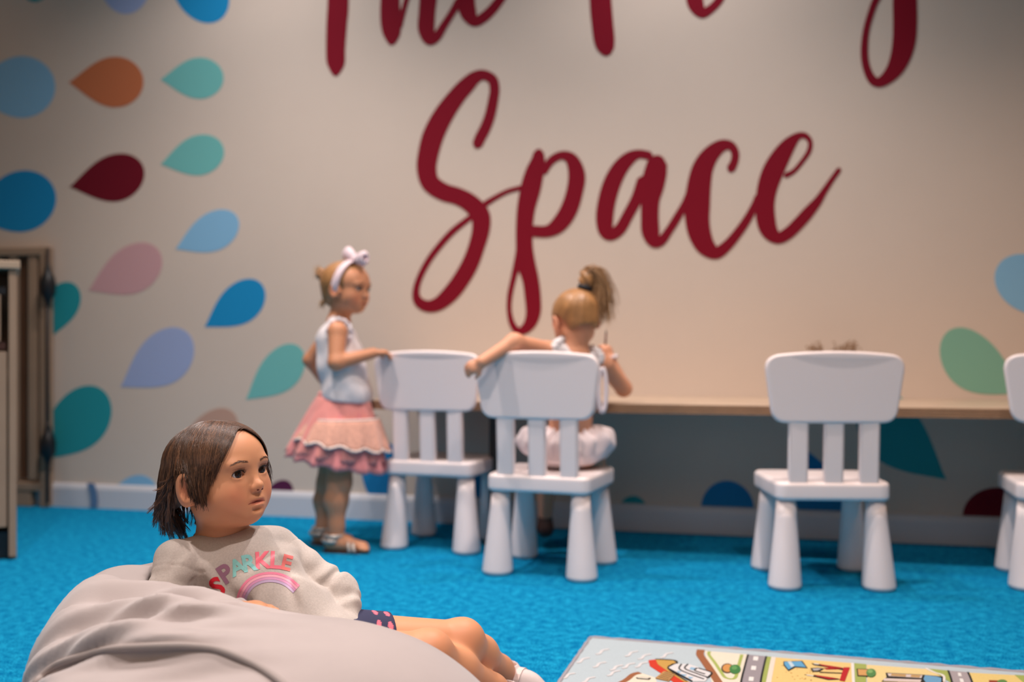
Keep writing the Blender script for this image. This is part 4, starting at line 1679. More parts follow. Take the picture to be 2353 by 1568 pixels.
def shorts_tint(V):
    t = np.tile(np.array(lin((44, 46, 78)), np.float32), (len(V), 1))
    rg = random.Random(2)
    hip, kn = A['lhip'], A['lknee']
    dd = (kn - hip) / np.linalg.norm(kn - hip)
    for i in range(16):
        a = i * 0.62 + 0.15
        u = 0.072 if i % 2 == 0 else 0.052
        r = 0.054
        side = np.cross(dd, [0, 0, 1])
        side /= np.linalg.norm(side)
        upv = np.cross(side, dd)
        c = hip + dd * u + side * math.sin(a) * r + upv * math.cos(a) * r
        e1 = dd
        e2 = np.cross(e1, (c - hip - dd * u) / r)
        q = V - c.astype(np.float32)
        w = (q @ e1.astype(np.float32) / 0.0042) ** 2 + (q @ e2.astype(np.float32) / 0.009) ** 2
        t[w < 1] = lin((232, 110, 130))
    return t


sdf_obj('shorts', shortsA, (-0.40, 1.46, 0.08), (-0.12, 1.76, 0.28), 0.0022, mat('shorts_cloth', (1, 1, 1), 0.85, attr=True, bump=(500, 0.2, 0.0008)), girlA, shorts_tint)


# shoes
def shoe(root, ank, toe_dir, mm, accent):
    d = np.array(toe_dir, float)
    d[2] = 0
    d /= np.linalg.norm(d)
    s_ = np.array([-d[1], d[0], 0])
    g = np.array([ank[0], ank[1], 0.0])
    R = np.stack([s_, d, np.array([0, 0, 1.0])], 1)

    def f(P):
        q = (P - g.astype(np.float32)) @ R.astype(np.float32)
        e = ell(q, (0, 0.035, 0.022), (0.031, 0.080, 0.028))
        e = smin(e, cone(q, (0, -0.008, 0.03), (0, -0.004, 0.064), 0.026, 0.024), 0.015)
        e = smin(e, ell(q, (0, 0.03, 0.046), (0.020, 0.042, 0.022)), 0.012)
        e = smax(e, -(q[:, 2] - 0.006), 0.003)
        e = smax(e, -cone(q, (0, -0.003, 0.052), (0, -0.004, 0.11), 0.019, 0.021), 0.003)
        return e
    so, _, _ = sdf_obj('shoe', f, g + [-0.13, -0.13, -0.01], g + [0.13, 0.13, 0.12], 0.0022, mm, root)
    base = np.array(root['base'][:])
    bm = bmesh.new()
    oln = []
    for i in range(28):
        t = 2 * math.pi * i / 28
        oln.append((math.cos(t) * (0.029 + 0.004 * math.sin(t)), 0.034 + math.sin(t) * 0.082))
    lo_ = [bm.verts.new(g + s_ * x + d * y + np.array([0, 0, 0.001]) - base) for x, y in oln]
    hi_ = [bm.verts.new(g + s_ * x * 1.03 + d * (y * 1.0) + np.array([0, 0, 0.013]) - base) for x, y in oln]
    bm.faces.new(lo_)
    bm.faces.new(hi_)
    for i in range(28):
        bm.faces.new((lo_[i], lo_[(i + 1) % 28], hi_[(i + 1) % 28], hi_[i]))
    bm_obj('sole', bm, mat('shoe_sole', (0.72, 0.66, 0.62), 0.6), so)
    # strap over the instep
    bm = bmesh.new()
    for yy, nm in ((0.020, 0), (0.052, 1)):
        pts = []
        for i in range(13):
            t = math.pi * i / 12
            w = 0.030 if nm == 0 else 0.031
            hgt = 0.060 if nm == 0 else 0.042
            pts.append(g + s_ * math.cos(t) * w + d * (yy + 0.004 * math.sin(t)) + np.array([0, 0, 0.014 + (hgt - 0.006) * math.sin(t)]) - base)
        prev = None
        for i, p in enumerate(pts):
            hw = 0.010 if nm == 0 else 0.004
            cen = g + d * yy + np.array([0, 0, 0.02]) - base
            o_ = p - cen
            o_ = o_ / (np.linalg.norm(o_) + 1e-6) * 0.0025
            row = [bm.verts.new(p - d * hw + o_), bm.verts.new(p + d * hw + o_), bm.verts.new(p + d * hw), bm.verts.new(p - d * hw)]
            if prev:
                for k in range(4):
                    bm.faces.new((prev[k], prev[(k + 1) % 4], row[(k + 1) % 4], row[k]))
            prev = row
    bm_obj('strap', bm, accent, so, smooth=False)
    return so


pinkleather = mat('pale_pink_leather', (0.72, 0.58, 0.55), 0.5)
canvas = mat('shoe_canvas', (0.62, 0.53, 0.52), 0.7, bump=(300, 0.3, 0.001))
shoe(girlA, A['lank'], (0.84, -0.42, 0), canvas, pinkleather)
shoe(girlA, A['rank'], (0.84, -0.42, 0), canvas, pinkleather)

# hair: brown bob swept from a centre parting
rg = random.Random(11)
HC0 = np.array([0, -0.012, 0.018])
HR0 = np.array([0.0735, 0.0895, 0.0745])


def hair_r(d):
    return 1.0 / math.sqrt(((d / HR0) ** 2).sum())


def strand(ctrl, lift=0.0, flip=0.0, n=14):
    """a hair lying on the head through control points given in the head's frame"""
    D = [np.array(c) - HC0 for c in ctrl]
    K = [np.linalg.norm(d) * 1.0 / hair_r(d / np.linalg.norm(d)) for d in D]
    pts = catmull([np.append(d / np.linalg.norm(d), k) for d, k in zip(D, K)], max(3, n // (len(D) - 1)))
    out = []
    m = len(pts)
    for i, p in enumerate(pts):
        t = i / (m - 1)
        d = p[:3] / np.linalg.norm(p[:3])
        k = 1 + (max(p[3], 1.0) - 1) * (max(0.0, (t - 0.5) / 0.5) if len(D) > 2 else t) + lift * math.sin(math.pi * min(1, t * 1.05))
        q = HC0 + d * hair_r(d) * k
        if flip and t > 0.68:
            f = ((t - 0.68) / 0.32) ** 2 * flip
            q = q + np.array([q[0] * 4 * f, -0.9 * f, 0.55 * f])
            q = q + np.array([0.0016, 0.0022, 0.0]) * math.sin(t * 22 + flip * 900) * ((t - 0.68) / 0.32)
        out.append(q)
    return np.array(out)


def interp_keys(K, u):
    for (u0, a), (u1, b) in zip(K, K[1:]):
        if u <= u1:
            t = (u - u0) / (u1 - u0)
            return np.array(a) * (1 - t) + np.array(b) * t
    return np.array(K[-1][1])


# along the head from the fringe (0) round to the nape (1): where a lock passes and where it ends (right side, x < 0)
VIA = [(0.0, (-0.016, 0.058, 0.072)), (0.15, (-0.032, 0.052, 0.064)), (0.30, (-0.049, 0.038, 0.052)), (0.45, (-0.062, 0.022, 0.045)), (0.60, (-0.070, -0.012, 0.042)),
       (0.80, (-0.055, -0.060, 0.040)), (1.0, (-0.010, -0.095, 0.035))]
END = [(0.0, (-0.050, 0.050, 0.032)), (0.10, (-0.058, 0.044, 0.014)), (0.20, (-0.064, 0.038, 0.002)), (0.30, (-0.070, 0.034, -0.012)), (0.38, (-0.074, 0.031, -0.028)),
       (0.48, (-0.078, 0.024, -0.034)), (0.54, (-0.080, 0.014, -0.018)), (0.57, (-0.080, 0.004, 0.018)), (0.62, (-0.077, -0.018, 0.012)), (0.66, (-0.070, -0.032, -0.055)),
       (0.74, (-0.060, -0.048, -0.084)), (0.84, (-0.042, -0.064, -0.096)), (1.0, (-0.004, -0.072, -0.098))]
strands, cols = [], []
for c in range(560):
    u = rg.random()
    side = -1 if rg.random() < 0.62 else 1
    y0 = 0.046 - 0.085 * min(1, u * 1.2) + rg.gauss(0, 0.005)
    v0 = interp_keys(VIA, u) + np.array([rg.gauss(0, .002), rg.gauss(0, .002), rg.gauss(0, .002)])
    e0 = interp_keys(END, u) + np.array([rg.gauss(0, 0.002), rg.gauss(0, 0.0045), rg.gauss(0, 0.006)])
    if u > 0.64:
        e0[2] -= rg.uniform(-0.022, 0.010)
    flip = rg.uniform(0.004, 0.046) if u > 0.64 else 0.0
    li = rg.uniform(-0.005, 0.016)
    tone = rg.random()
    st0 = np.array([0.004, y0, 0.0])
    st0[2] = HC0[2] + HR0[2] * math.sqrt(max(0.05, 1 - ((st0[1] - HC0[1]) / HR0[1]) ** 2))
    for k in range(12):
        sp_ = 0.0016
        st = st0 + np.array([rg.gauss(0, .001), rg.gauss(0, .0035), 0])
        v = v0 + np.array([rg.gauss(0, .002), rg.gauss(0, .003), rg.gauss(0, .002)])
        tp = 0.45 if u > 0.64 else 1.0
        e = e0 + np.array([rg.gauss(0, .0010), rg.gauss(0, sp_ * tp), rg.gauss(0, .003 * tp)])
        P = strand([st, v, e], li + rg.gauss(0, 0.003), flip + rg.gauss(0, .0007) * (flip > 0))
        P[:, 0] = P[:, 0] * (1 if side < 0 else -1)
        strands.append((P, 0.00047))
        b_ = 0.55 * tone + 0.45 * rg.random()
        cols.append((0.035 + 0.33 * b_ ** 3, 0.013 + 0.150 * b_ ** 3, 0.006 + 0.072 * b_ ** 3))
# lift the locks clear of the scalp
AP = np.concatenate([p for p, r in strands])
CN = np.concatenate([np.full(len(p), 0.0032 + 0.0014 * rg.random()) for p, r in strands])
for _ in range(2):
    sk = head_sdf(AP.astype(np.float32), (0, 0, 0), np.eye(3), 1.0, False, False)
    rd = (AP - HC0) / np.linalg.norm(AP - HC0, axis=1)[:, None]
    AP = AP + rd * np.clip(CN - sk, 0, 0.02)[:, None]
# wavy, wispy tips at the nape
AP = HA + (AP * SA) @ RA.T
k_ = 0
for n_, (p, r) in enumerate(strands):
    strands[n_] = (AP[k_:k_ + len(p)], r)
    k_ += len(p)
hairm = mat('brown_hair', (1, 1, 1), 0.36, attr=True, spec=0.8)


def capA(P):
    q = ((P - HA.astype(np.float32)) @ RA.astype(np.float32)) / SA
    m = np.stack([np.abs(q[:, 0]), q[:, 1], q[:, 2]], 1)
    d = ell(q, HC0, HR0 - 0.0015)
    d = smin(d, ell(m, (0.045, -0.045, -0.040), (0.030, 0.040, 0.048)), 0.02)
    # keep the face and the ears free
    d = smax(d, 0.020 + 0.72 * (q[:, 1] - 0.058) - (q[:, 2] - 0.030) - 2.8 * m[:, 0] * 0.0 + 0.0, 0.006)
    face = ell(m, (0.0, 0.085, 0.004), (0.056, 0.060, 0.064))
    d = smax(d, -face, 0.006)
    low = ell(m, (0.05, 0.045, -0.055), (0.06, 0.058, 0.052))
    d = smax(d, -low, 0.006)
    ear = ell(m, (0.080, 0.003, -0.016), (0.020, 0.026, 0.034))
    d = smax(d, -ear, 0.004)
    return d


hb = sdf_obj('hair', capA, HA - 0.14, HA + 0.14, 0.0025, mat('hair_root_brown', (0.035, 0.014, 0.007), 0.45, bump=(150, .2, .001)), girlA)[0]
hair_strands('hair_strands', girlA, strands, cols, hairm, parent=hb)

# ---- bean bag
PIN = np.array([-0.60, 1.40, 0.16], np.float32)


def bag_raw(P):
    d = ell(P, (-0.31, 1.33, 0.125), (0.31, 0.26, 0.186))
    d = smin(d, ell(P, (-0.455, 1.35, 0.145), (0.175, 0.20, 0.178)), 0.06)
    d = smin(d, ell(P, (-0.525, 1.52, 0.145), (0.165, 0.27, 0.170)), 0.06)
    d = smin(d, ell(P, (-0.622, 1.54, 0.185), (0.085, 0.20, 0.145)), 0.05)
    d = smin(d, ell(P, (-0.30, 1.50, 0.065), (0.38, 0.36, 0.070)), 0.08)
    d = smin(d, ell(P, (-0.54, 1.74, 0.150), (0.20, 0.16, 0.168)), 0.06)
    return d


def bagA(P):
    d = bag_raw(P)
    q = P - PIN
    th = np.arctan2(q[:, 2], -q[:, 1])
    r = np.linalg.norm(q, axis=1)
    fall = np.exp(-((q[:, 0] - 0.10) / 0.15) ** 2) * np.clip(q[:, 2] / 0.05 + 0.6, 0, 1)
    w = wobble(P, 9, 0.4)
    w2 = wobble(P, 22, 2.0)
    ridge = np.sin(th * 13 + w * 2.6 + q[:, 0] * 14)
    ridge = np.sign(ridge) * np.abs(ridge) ** 0.8
    d = d - 0.0120 * ridge * fall - 0.0042 * np.sin(th * 29 + w * 3 - q[:, 0] * 22) * fall - 0.004 * w - 0.0015 * w2
    # the sitter's dent
    body = np.minimum(ell(P, A['chest'] + [0, 0, -0.02], (0.098, 0.09, 0.09)), chain(P, [A['chest'], A['belly'], A['pelvis']], [0.076, 0.082, 0.084]))
    for s_ in 'rl':
        body = np.minimum(body, cone(P, A[s_ + 'hip'], A[s_ + 'knee'], 0.066, 0.044))
        body = np.minimum(body, cone(P, A[s_ + 'knee'], A[s_ + 'ank'], 0.038, 0.03))
        body = np.minimum(body, chain(P, [A[s_ + 'sh'], A[s_ + 'elb'], A[s_ + 'wr']], [0.040, 0.036, 0.028]))
    body = np.minimum(body, cone(P, C(440, 1345, 1.575), C(500, 1372, 1.56), 0.042, 0.036))
    body = np.minimum(body, cone(P, A['rwr'], A['rwr'] + np.array([0.09, 0, 0]), 0.02, 0.02))
    body = np.minimum(body, cone(P, A['lwr'], A['lwr'] + np.array([-.02, -.03, -.07]), 0.03, 0.025))
    d = smax(d, -body, 0.012)
    d = smax(d, -(P[:, 2] - 0.003), 0.01)
    return d


velvet = mat('greige_velvet', (0.43, 0.37, 0.365), 0.85, vary=(9, 0.05), bump=(380, 0.12, 0.001), sheen=0.35)
bag = cthing('bean_bag', 'large greige velvet bean bag under the reclining toddler', 'bean bag', (-0.40, 1.45, 0))
bagO, BV, BQ = sdf_obj('cover', bagA, (-0.98, 0.86, -0.02), (0.24, 2.12, 0.46), 0.0062, velvet, bag)
BBVH = BVHTree.FromPolygons(BV.tolist(), BQ.tolist())
seam = catmull([(60, 1600), (110, 1545), (160, 1518), (230, 1500), (300, 1489), (380, 1485), (440, 1487), (500, 1496), (560, 1518), (610, 1545), (660, 1585), (705, 1640), (730, 1700)], 8)
pts = []
for p in seam:
    q = cam_hit(p[0], p[1], BBVH, 0.0015)
    if q is not None and (not pts or np.linalg.norm(q - pts[-1]) < 0.08):
        pts.append(q)
pts = [q - np.array(bag['base'][:]) for q in pts]
bm = bmesh.new()
tube(bm, pts, 0.0052, 8)
bm_obj('piping', bm, mat('velvet_piping', (0.36, 0.31, 0.30), 0.85), bag, smooth=True)


# ------------------------------------------------------------------ the standing girl in the pink skirt
def pleated(name, root, m, c0, c1, r0, r1, n_pl, amp, e0=(1, 1), e1=(1, 1), power=0.75, hem=0.006, rows=14, seg=144, thick=0.0018, ph=0.0, tilt=0.0):
    """flared pleated cloth between two centres; e = (x, y) stretch of the rings"""
    base = np.array(root['base'][:])
    V, Fc = [], []
    for j in range(rows):
        t = j / (rows - 1)
        c = np.array(c0) * (1 - t) + np.array(c1) * t
        r = r0 + (r1 - r0) * t ** power
        ex, ey = e0[0] + (e1[0] - e0[0]) * t, e0[1] + (e1[1] - e0[1]) * t
        for i in range(seg):
            a = 2 * math.pi * i / seg
            w = math.sin(n_pl * a + ph + 0.7 * math.sin(3 * a)) * amp * t + 0.4 * amp * t * math.sin(2.3 * n_pl * a + 1)
            rr = r * (1 + w)
            z = c[2] - hem * t * math.sin(n_pl * a + ph + 0.5) + tilt * t * math.cos(a)
            V.append((c[0] + rr * ex * math.cos(a), c[1] + rr * ey * math.sin(a), z))
    for j in range(rows - 1):
        for i in range(seg):
            k = (i + 1) % seg
            Fc.append((j * seg + i, j * seg + k, (j + 1) * seg + k, (j + 1) * seg + i))
    o = mesh_obj(name, np.array(V) - base, np.array(Fc), m, root)
    md = o.modifiers.new('solid', 'SOLIDIFY')
    md.thickness = thick
    rim0 = [V[i] for i in range(seg)]
    rim1 = [V[(rows - 1) * seg + i] for i in range(seg)]
    return o, rim0, rim1


def tube_obj(name, root, pts, r, m, n=8, parent=None):
    base = np.array(root['base'][:])
    bm = bmesh.new()
    tube(bm, [np.array(p) - base for p in pts], r, n)
    return bm_obj(name, bm, m, parent or root, smooth=True)


HB = C(797, 662, 3.36)
RB = basis(math.radians(66), math.radians(-6), 0)
SB = 0.97
B = {'neckb': C(778, 733, 3.37), 'rsh': C(775, 762, 3.285), 'lsh': C(762, 762, 3.455), 'chest': C(777, 790, 3.37), 'belly': C(790, 880, 3.365), 'pelvis': C(780, 950, 3.37),
     'relb': C(772, 834, 3.245), 'rwr': C(858, 812, 3.30), 'lelb': C(713, 828, 3.47), 'lwr': C(742, 872, 3.50),
     'rhip': C(786, 985, 3.315), 'rknee': C(780, 1110, 3.31), 'rank': C(772, 1226, 3.30), 'lhip': C(772, 985, 3.42), 'lknee': C(755, 1112, 3.425), 'lank': C(742, 1224, 3.43)}
girlB = cthing('person', 'standing girl in a white top, pink ruffled skirt and pink bow headband', 'person', (-0.575, 3.36, 0))


def foot(P, an, d, L=0.115):
    d = np.array(d, float)
    d /= np.linalg.norm(d)
    h = np.array([an[0], an[1], 0.0])
    f = cone(P, h - d * 0.016 + [0, 0, .030], h + d * 0.03 + [0, 0, 0.030], 0.024, 0.024)
    f = smin(f, cone(P, h + d * 0.02 + [0, 0, .034], h + d * (L - 0.040) + [0, 0, 0.020], 0.022, 0.017), 0.015)
    s_ = np.array([-d[1], d[0], 0])
    for k in range(5):
        f = smin(f, cone(P, h + d * (L - .045) + s_ * (k - 2) * 0.0085 + [0, 0, .017], h + d * (L - 0.024 - 0.003 * abs(k - 1)) + s_ * (k - 2) * 0.0095 + [0, 0, .014], 0.008, 0.006), 0.005)
    return f


def bodyB(P):
    d = local(P, HB, 0.125, lambda p: head_sdf(p, HB, RB, SB))
    hb_ = hpt(HB, RB, SB, 0, -0.012, -0.045)
    d = smin(d, cone(P, hb_, B['neckb'], 0.035, 0.034), 0.02)
    t = smin(cone(P, B['chest'], B['belly'], 0.060, 0.066), cone(P, B['belly'], B['pelvis'], 0.066, 0.070), 0.03)
    t = smin(t, cone(P, B['neckb'] + [0, 0, -.025], B['rsh'], 0.032, 0.029), 0.03)
    t = smin(t, cone(P, B['neckb'] + [0, 0, -.025], B['lsh'], 0.032, 0.029), 0.03)
    d = smin(d, t, 0.025)
    d = smin(d, chain(P, [B['rsh'], B['relb'], B['rwr']], [0.031, 0.025, 0.018], 0.012), 0.012)
    d = smin(d, chain(P, [B['lsh'], B['lelb'], B['lwr']], [0.029, 0.024, 0.018], 0.012), 0.012)
    for k in 'rl':
        hp, kn, an = B[k + 'hip'], B[k + 'knee'], B[k + 'ank']
        cf = kn + (an - kn) * 0.35 + np.array([-0.006, 0, 0])
        d = smin(d, chain(P, [hp, kn, cf, kn + (an - kn) * 0.85, np.array([an[0], an[1], 0.05])], [0.052, 0.039, 0.037, 0.024, 0.024], 0.02), 0.015)
    d = smin(d, foot(P, B['rank'], (0.96, -0.15, 0), 0.135), 0.012)
    d = smin(d, foot(P, B['lank'], (0.95, -0.1, 0), 0.13), 0.012)
    d = smin(d, local(P, B['rwr'] + [.04, .01, 0], 0.075, lambda p: hand_sdf(p, B['rwr'], (0.93, 0.30, 0.02), (0.1, 0.1, 1), 0.082, 0.75, side=1)), 0.008)
    d = smin(d, local(P, B['lwr'] + [.03, 0, -.02], 0.075, lambda p: hand_sdf(p, B['lwr'], (0.8, 0, -0.5), (-0.5, 0.2, 0.6), 0.08, 0.6, side=-1)), 0.008)
    return d


SKIN_B = lin((206, 142, 106))
body_bvh = body_tree('body', bodyB, (-0.74, 3.10, -0.01), (-0.30, 3.62, 0.92), 0.0036, skin_mat('skin_warm'), girlB, skin_tint(HB, RB, SB, SKIN_B))
make_eyes(girlB, HB, RB, SB, (0.03, 0.012, 0.006), (0.05, 1.0, -0.2))
face_lines(girlB, HB, RB, SB, body_bvh, (0.16, 0.08, 0.045))


def topB(P):
    w = wobble(P, 38, 0.7)
    t = None
    for dy in (-0.022, 0.022):
        o_ = np.array([0, dy, 0])
        e = chain(P, [B['chest'] + o_ + [-.002, 0, 0.012], (B['chest'] + B['belly']) / 2 + o_ + [0.002, 0, 0], C(797, 905, 3.365) + o_], [0.066, 0.072, 0.081], 0.03)
        t = e if t is None else smin(t, e, 0.02)
    # shoulder straps
    for k in 'rl':
        t = smin(t, cone(P, B['neckb'] + [0, (-.035 if k == 'r' else .035), -0.012], B[k + 'sh'] + [0.0, (.012 if k == 'r' else -.012), 0.006], 0.026, 0.031), 0.02)
    t = t - 0.0045 * w
    t = smax(t, -cone(P, HB, B['neckb'] + [0, 0, -0.004], 0.046, 0.042), 0.004)
    for k, sg in (('r', -1), ('l', 1)):
        t = smax(t, -cone(P, B[k + 'sh'] + [0.006, sg * 0.034, 0.0], B[k + 'sh'] + [0.008, sg * 0.02, -0.045], 0.036, 0.030), 0.004)
    t = smax(t, (C(797, 921, 3.365)[2] + 0.25 * (P[:, 0] + 0.56)) - P[:, 2] - 0.25 * (P[:, 0] + .56) * 1.4, 0.004)
    return t


sdf_obj('sleeveless_top', topB, (-0.74, 3.18, 0.40), (-0.40, 3.56, 0.84), 0.004, mat('white_cotton', (0.82, 0.75, 0.76), 0.85, vary=(9, 0.25), sheen=0.2), girlB)
# armhole frill
fr = []
for i in range(26):
    t_ = -0.5 + (math.pi + 1.2) * i / 25
    fr.append(B['rsh'] + np.array([0.006 + 0.040 * math.cos(t_), 0.006 - 0.006 * math.sin(i * 1.7), -0.006 + 0.046 * math.sin(t_)]))
tube_obj('frill', girlB, fr, [0.006 + 0.002 * math.sin(i * 2.2) for i in range(26)], mat('white_frill', (0.74, 0.68, 0.72), 0.9))
pinkt = mat('pink_tulle', lin((238, 150, 142)), 0.9, vary=(14, 0.14), sheen=0.4)
pinkd = mat('rose_tulle', lin((232, 142, 142)), 0.9, vary=(14, 0.14), sheen=0.4)
lace = mat('peach_lace', lin((232, 172, 150)), 0.9, vary=(90, 0.3), sheen=0.3)
cream = mat('cream_lace', lin((240, 218, 208)), 0.9)
sk0 = C(788, 908, 3.365)
sk1 = C(772, 1066, 3.365)
skirt, r0_, r1_ = pleated('skirt', girlB, pinkd, sk0, sk1, 0.074, 0.152, 13, 0.06, (1, 1), (1.08, 0.95), 0.72, 0.004, ph=.4, tilt=-0.030)
o2, _, _ = pleated('skirt_layer', girlB, pinkt, sk0 + [0, 0, 0.004], sk0 * 0.12 + sk1 * 0.88 + np.array([-0.004, 0, 0]), 0.077, 0.146, 11, 0.06, (1, 1), (1.08, .95), 0.72, 0.004, ph=1.7, tilt=-0.020)
l0 = sk0 * 0.66 + sk1 * 0.34 + np.array([0.012, -0.004, 0])
l1 = sk0 * 0.30 + sk1 * 0.70 + np.array([0.014, -0.006, 0])
o3, rim0, rim1 = pleated('lace_layer', girlB, lace, l0, l1, 0.118, 0.151, 12, 0.05, (1, .95), (1.04, .95), 0.8, 0.006, ph=2.6, rows=8, tilt=-0.022)
for rim in (rim0, rim1):
    q = [rim[i] for i in range(0, len(rim), 2)]
    tube_obj('lace_trim', girlB, q + [q[0]], 0.0045, cream, 6, parent=o3)
tube_obj('waistband', girlB, [sk0 + np.array([0.076 * math.cos(a), 0.076 * math.sin(a), 0.004]) for a in np.linspace(0, 2 * math.pi, 40)], 0.009, pinkt)

silver = mat('silver_leather', (0.55, 0.48, 0.43), 0.35, metal=0.35)
solem = mat('sandal_sole', (0.07, 0.025, 0.015), 0.7)


def sandal(root, an, d, L, mm=None):
    mm = mm or silver
    d = np.array(d, float)
    d /= np.linalg.norm(d)
    s_ = np.array([-d[1], d[0], 0])
    g = np.array([an[0], an[1], 0.0])
    base = np.array(root['base'][:])
    bm = bmesh.new()
    lo_, hi_ = [], []
    for i in range(24):
        t = 2 * math.pi * i / 24
        y = (L / 2 + 0.012) * math.sin(t) + L / 2 - 0.032
        x = 0.026 * math.cos(t) * (1 + 0.18 * math.sin(t))
        lo_.append(bm.verts.new(g + s_ * x + d * y + np.array([0, 0, 0.0005]) - base))
        hi_.append(bm.verts.new(g + s_ * x + d * y + np.array([0, 0, 0.009]) - base))
    bm.faces.new(lo_)
    bm.faces.new(hi_)
    for i in range(24):
        bm.faces.new((lo_[i], lo_[(i + 1) % 24], hi_[(i + 1) % 24], hi_[i]))
    so = bm_obj('sandal', bm, solem, root)
    for (yy, w, hh, r) in ((L - 0.062, 0.028, 0.036, 0.006), (L - 0.078, 0.028, 0.042, 0.006), (-0.004, 0.030, 0.066, 0.007), (-0.012, 0.029, 0.050, 0.008)):
        pts = [g + s_ * math.cos(a) * w + d * (yy - 0.012 * math.sin(a)) + np.array([0, 0, 0.006 + (hh - 0.006) * math.sin(a)]) for a in np.linspace(0, math.pi, 14)]
        if yy < 0:
            pts = [g + s_ * math.cos(a) * 0.029 + d * (yy + 0.029 * math.sin(a)) + np.array([0, 0, hh - .01]) for a in np.linspace(0, 2 * math.pi, 20)]
        tube_obj('sandal_strap', root, pts, r, mm, 6, parent=so)
    return so


sandal(girlB, B['rank'], (0.96, -0.15, 0), 0.135)
sandal(girlB, B['lank'], (0.95, -0.1, 0), 0.13)


def cap_sdf(P, o, R, s, grow=0.007, hl=0.0):
    q = ((P - np.asarray(o, np.float32)) @ np.asarray(R, np.float32)) / s
    m = np.stack([np.abs(q[:, 0]), q[:, 1], q[:, 2]], 1)
    d = ell(q, (0, -0.012, 0.018), (0.067 + grow, 0.083 + grow, 0.068 + grow))
    d = smin(d, ell(q, (0, -0.050, -0.030), (0.050, 0.034, 0.044)), 0.02)
    an_ = np.arctan2(q[:, 0] + 0.022 * (hl == 0), q[:, 1] * 0.5 + q[:, 2] - 0.04)
    d = d - 0.0007 * np.sin(an_ * 26 + 1.5 * np.sin(q[:, 2] * 40))
    d = smax(d, -ell(m, (0.0, 0.092, -0.004 + hl), (0.060, 0.064, 0.066)), 0.006)
    d = smax(d, -ell(m, (0.055, 0.052, -0.060), (0.06, 0.066, 0.058)), 0.006)
    d = smax(d, -ell(m, (0.080, 0.004, -0.016), (0.020, 0.026, 0.030)), 0.004)
    return d * s


blond = mat('blond_hair', (0.42, 0.20, 0.075), 0.42, vary=(30, 0.35), spec=0.5)
blond_s = mat('blond_strand', (1, 1, 1), 0.4, attr=True, spec=0.5)
hB, _, _ = sdf_obj('hair', lambda P: cap_sdf(P, HB, RB, SB), HB - 0.13, HB + 0.13, 0.0036, blond, girlB)
rg = random.Random(4)


def tuft(root, c, dirv, n, L, spread, r=0.0012, droop=0.0, cols_=((0.55, 0.34, 0.17), (0.28, 0.14, 0.06)), parent=None, curl=0.0):
    st, cc = [], []
    dirv = np.array(dirv, float)
    for i in range(n):
        d = dirv + np.array([rg.gauss(0, spread), rg.gauss(0, spread), rg.gauss(0, spread)])
        d /= np.linalg.norm(d)
        l = L * rg.uniform(0.7, 1.1)
        p0 = np.array(c) + np.array([rg.gauss(0, .005), rg.gauss(0, .005), rg.gauss(0, .005)])
        pts = []
        ph = rg.uniform(0, 6)
        for j in range(9):
            t = j / 8
            pts.append(p0 + d * l * t + np.array([curl * math.sin(ph + t * 3), curl * math.cos(ph + t * 3), -droop * t * t]))
        st.append((np.array(pts), r))
        k = rg.random()
        cc.append(tuple(cols_[0][q] * k + cols_[1][q] * (1 - k) for q in range(3)))
    return hair_strands('hair_tuft', root, st, cc, blond_s, parent=parent)


bb = hpt(HB, RB, SB, 0.0, -0.110, 0.040)


def bunB(P):
    return ell(P, bb, (0.020, 0.022, 0.022)) - 0.002 * np.sin(P[:, 2] * 300 + P[:, 0] * 200)


sdf_obj('hair_bun', bunB, bb - 0.03, bb + 0.03, 0.003, blond, girlB)
tuft(girlB, bb, RB @ np.array([0, -1, 0.3]), 60, 0.032, 0.6, parent=hB)
tuft(girlB, hpt(HB, RB, SB, -.03, -0.070, -0.052), RB @ np.array([0, -0.4, -0.9]), 30, 0.026, 0.25, parent=hB)
# headband and bow
pinkb = mat('pale_pink_satin', (0.80, 0.62, 0.66), 0.55, sheen=0.3)
bm = bmesh.new()
prev = None
rows_ = []
for i in range(34):
    t = math.radians(-28 + 236 * i / 33)
    c_ = np.array([0.0765 * math.cos(t), 0.004 + 0.026 * math.sin(t) * 0.6, 0.014 + 0.079 * math.sin(t)])
    rows_.append(c_)
base = np.array(girlB['base'][:])
for i, c_ in enumerate(rows_):
    hw = 0.013
    quad = []
    for dy, k in ((-hw, 1.0), (hw, 0.985), (hw, 1.03), (-hw, 1.045)):
        p = np.array([c_[0] * k, c_[1] + dy, 0.014 + (c_[2] - 0.014) * k])
        quad.append(bm.verts.new(hpt(HB, RB, SB * 1.03, *p) - base))
    if prev:
        for k in range(4):
            bm.faces.new((prev[k], prev[(k + 1) % 4], quad[(k + 1) % 4], quad[k]))
    prev = quad
hband = bm_obj('headband', bm, pinkb, girlB, smooth=True)
bc = hpt(HB, RB, SB, -0.010, 0.030, 0.100)


def bowB(P):
    R = np.asarray(RB)
    d = ell(P, bc, (0.012, 0.012, 0.012))
    for sg in (-1, 1):
        # the loops lie along the band, front and back of the knot
        ax = R @ np.array([-0.3 * sg, sg * 0.95, 0.30 - 0.15 * sg])
        ax /= np.linalg.norm(ax)
        nx = np.cross(ax, R[:, 2])
        nx /= np.linalg.norm(nx)
        M_ = np.stack([ax, nx, np.cross(ax, nx)], 1)
        c_ = bc + ax * 0.031
        e = ell(P, c_, (0.030, 0.016, 0.022), M_)
        e = smin(e, ell(P, bc + ax * 0.048, (0.014, 0.014, 0.024), M_), 0.012)
        e = smax(e, -ell(P, bc + ax * 0.056 + nx * 0.004, (0.018, 0.008, 0.010), M_), 0.004)
        d = smin(d, e, 0.006)
    return d


sdf_obj('bow', bowB, bc - 0.08, bc + 0.08, 0.0032, pinkb, girlB)

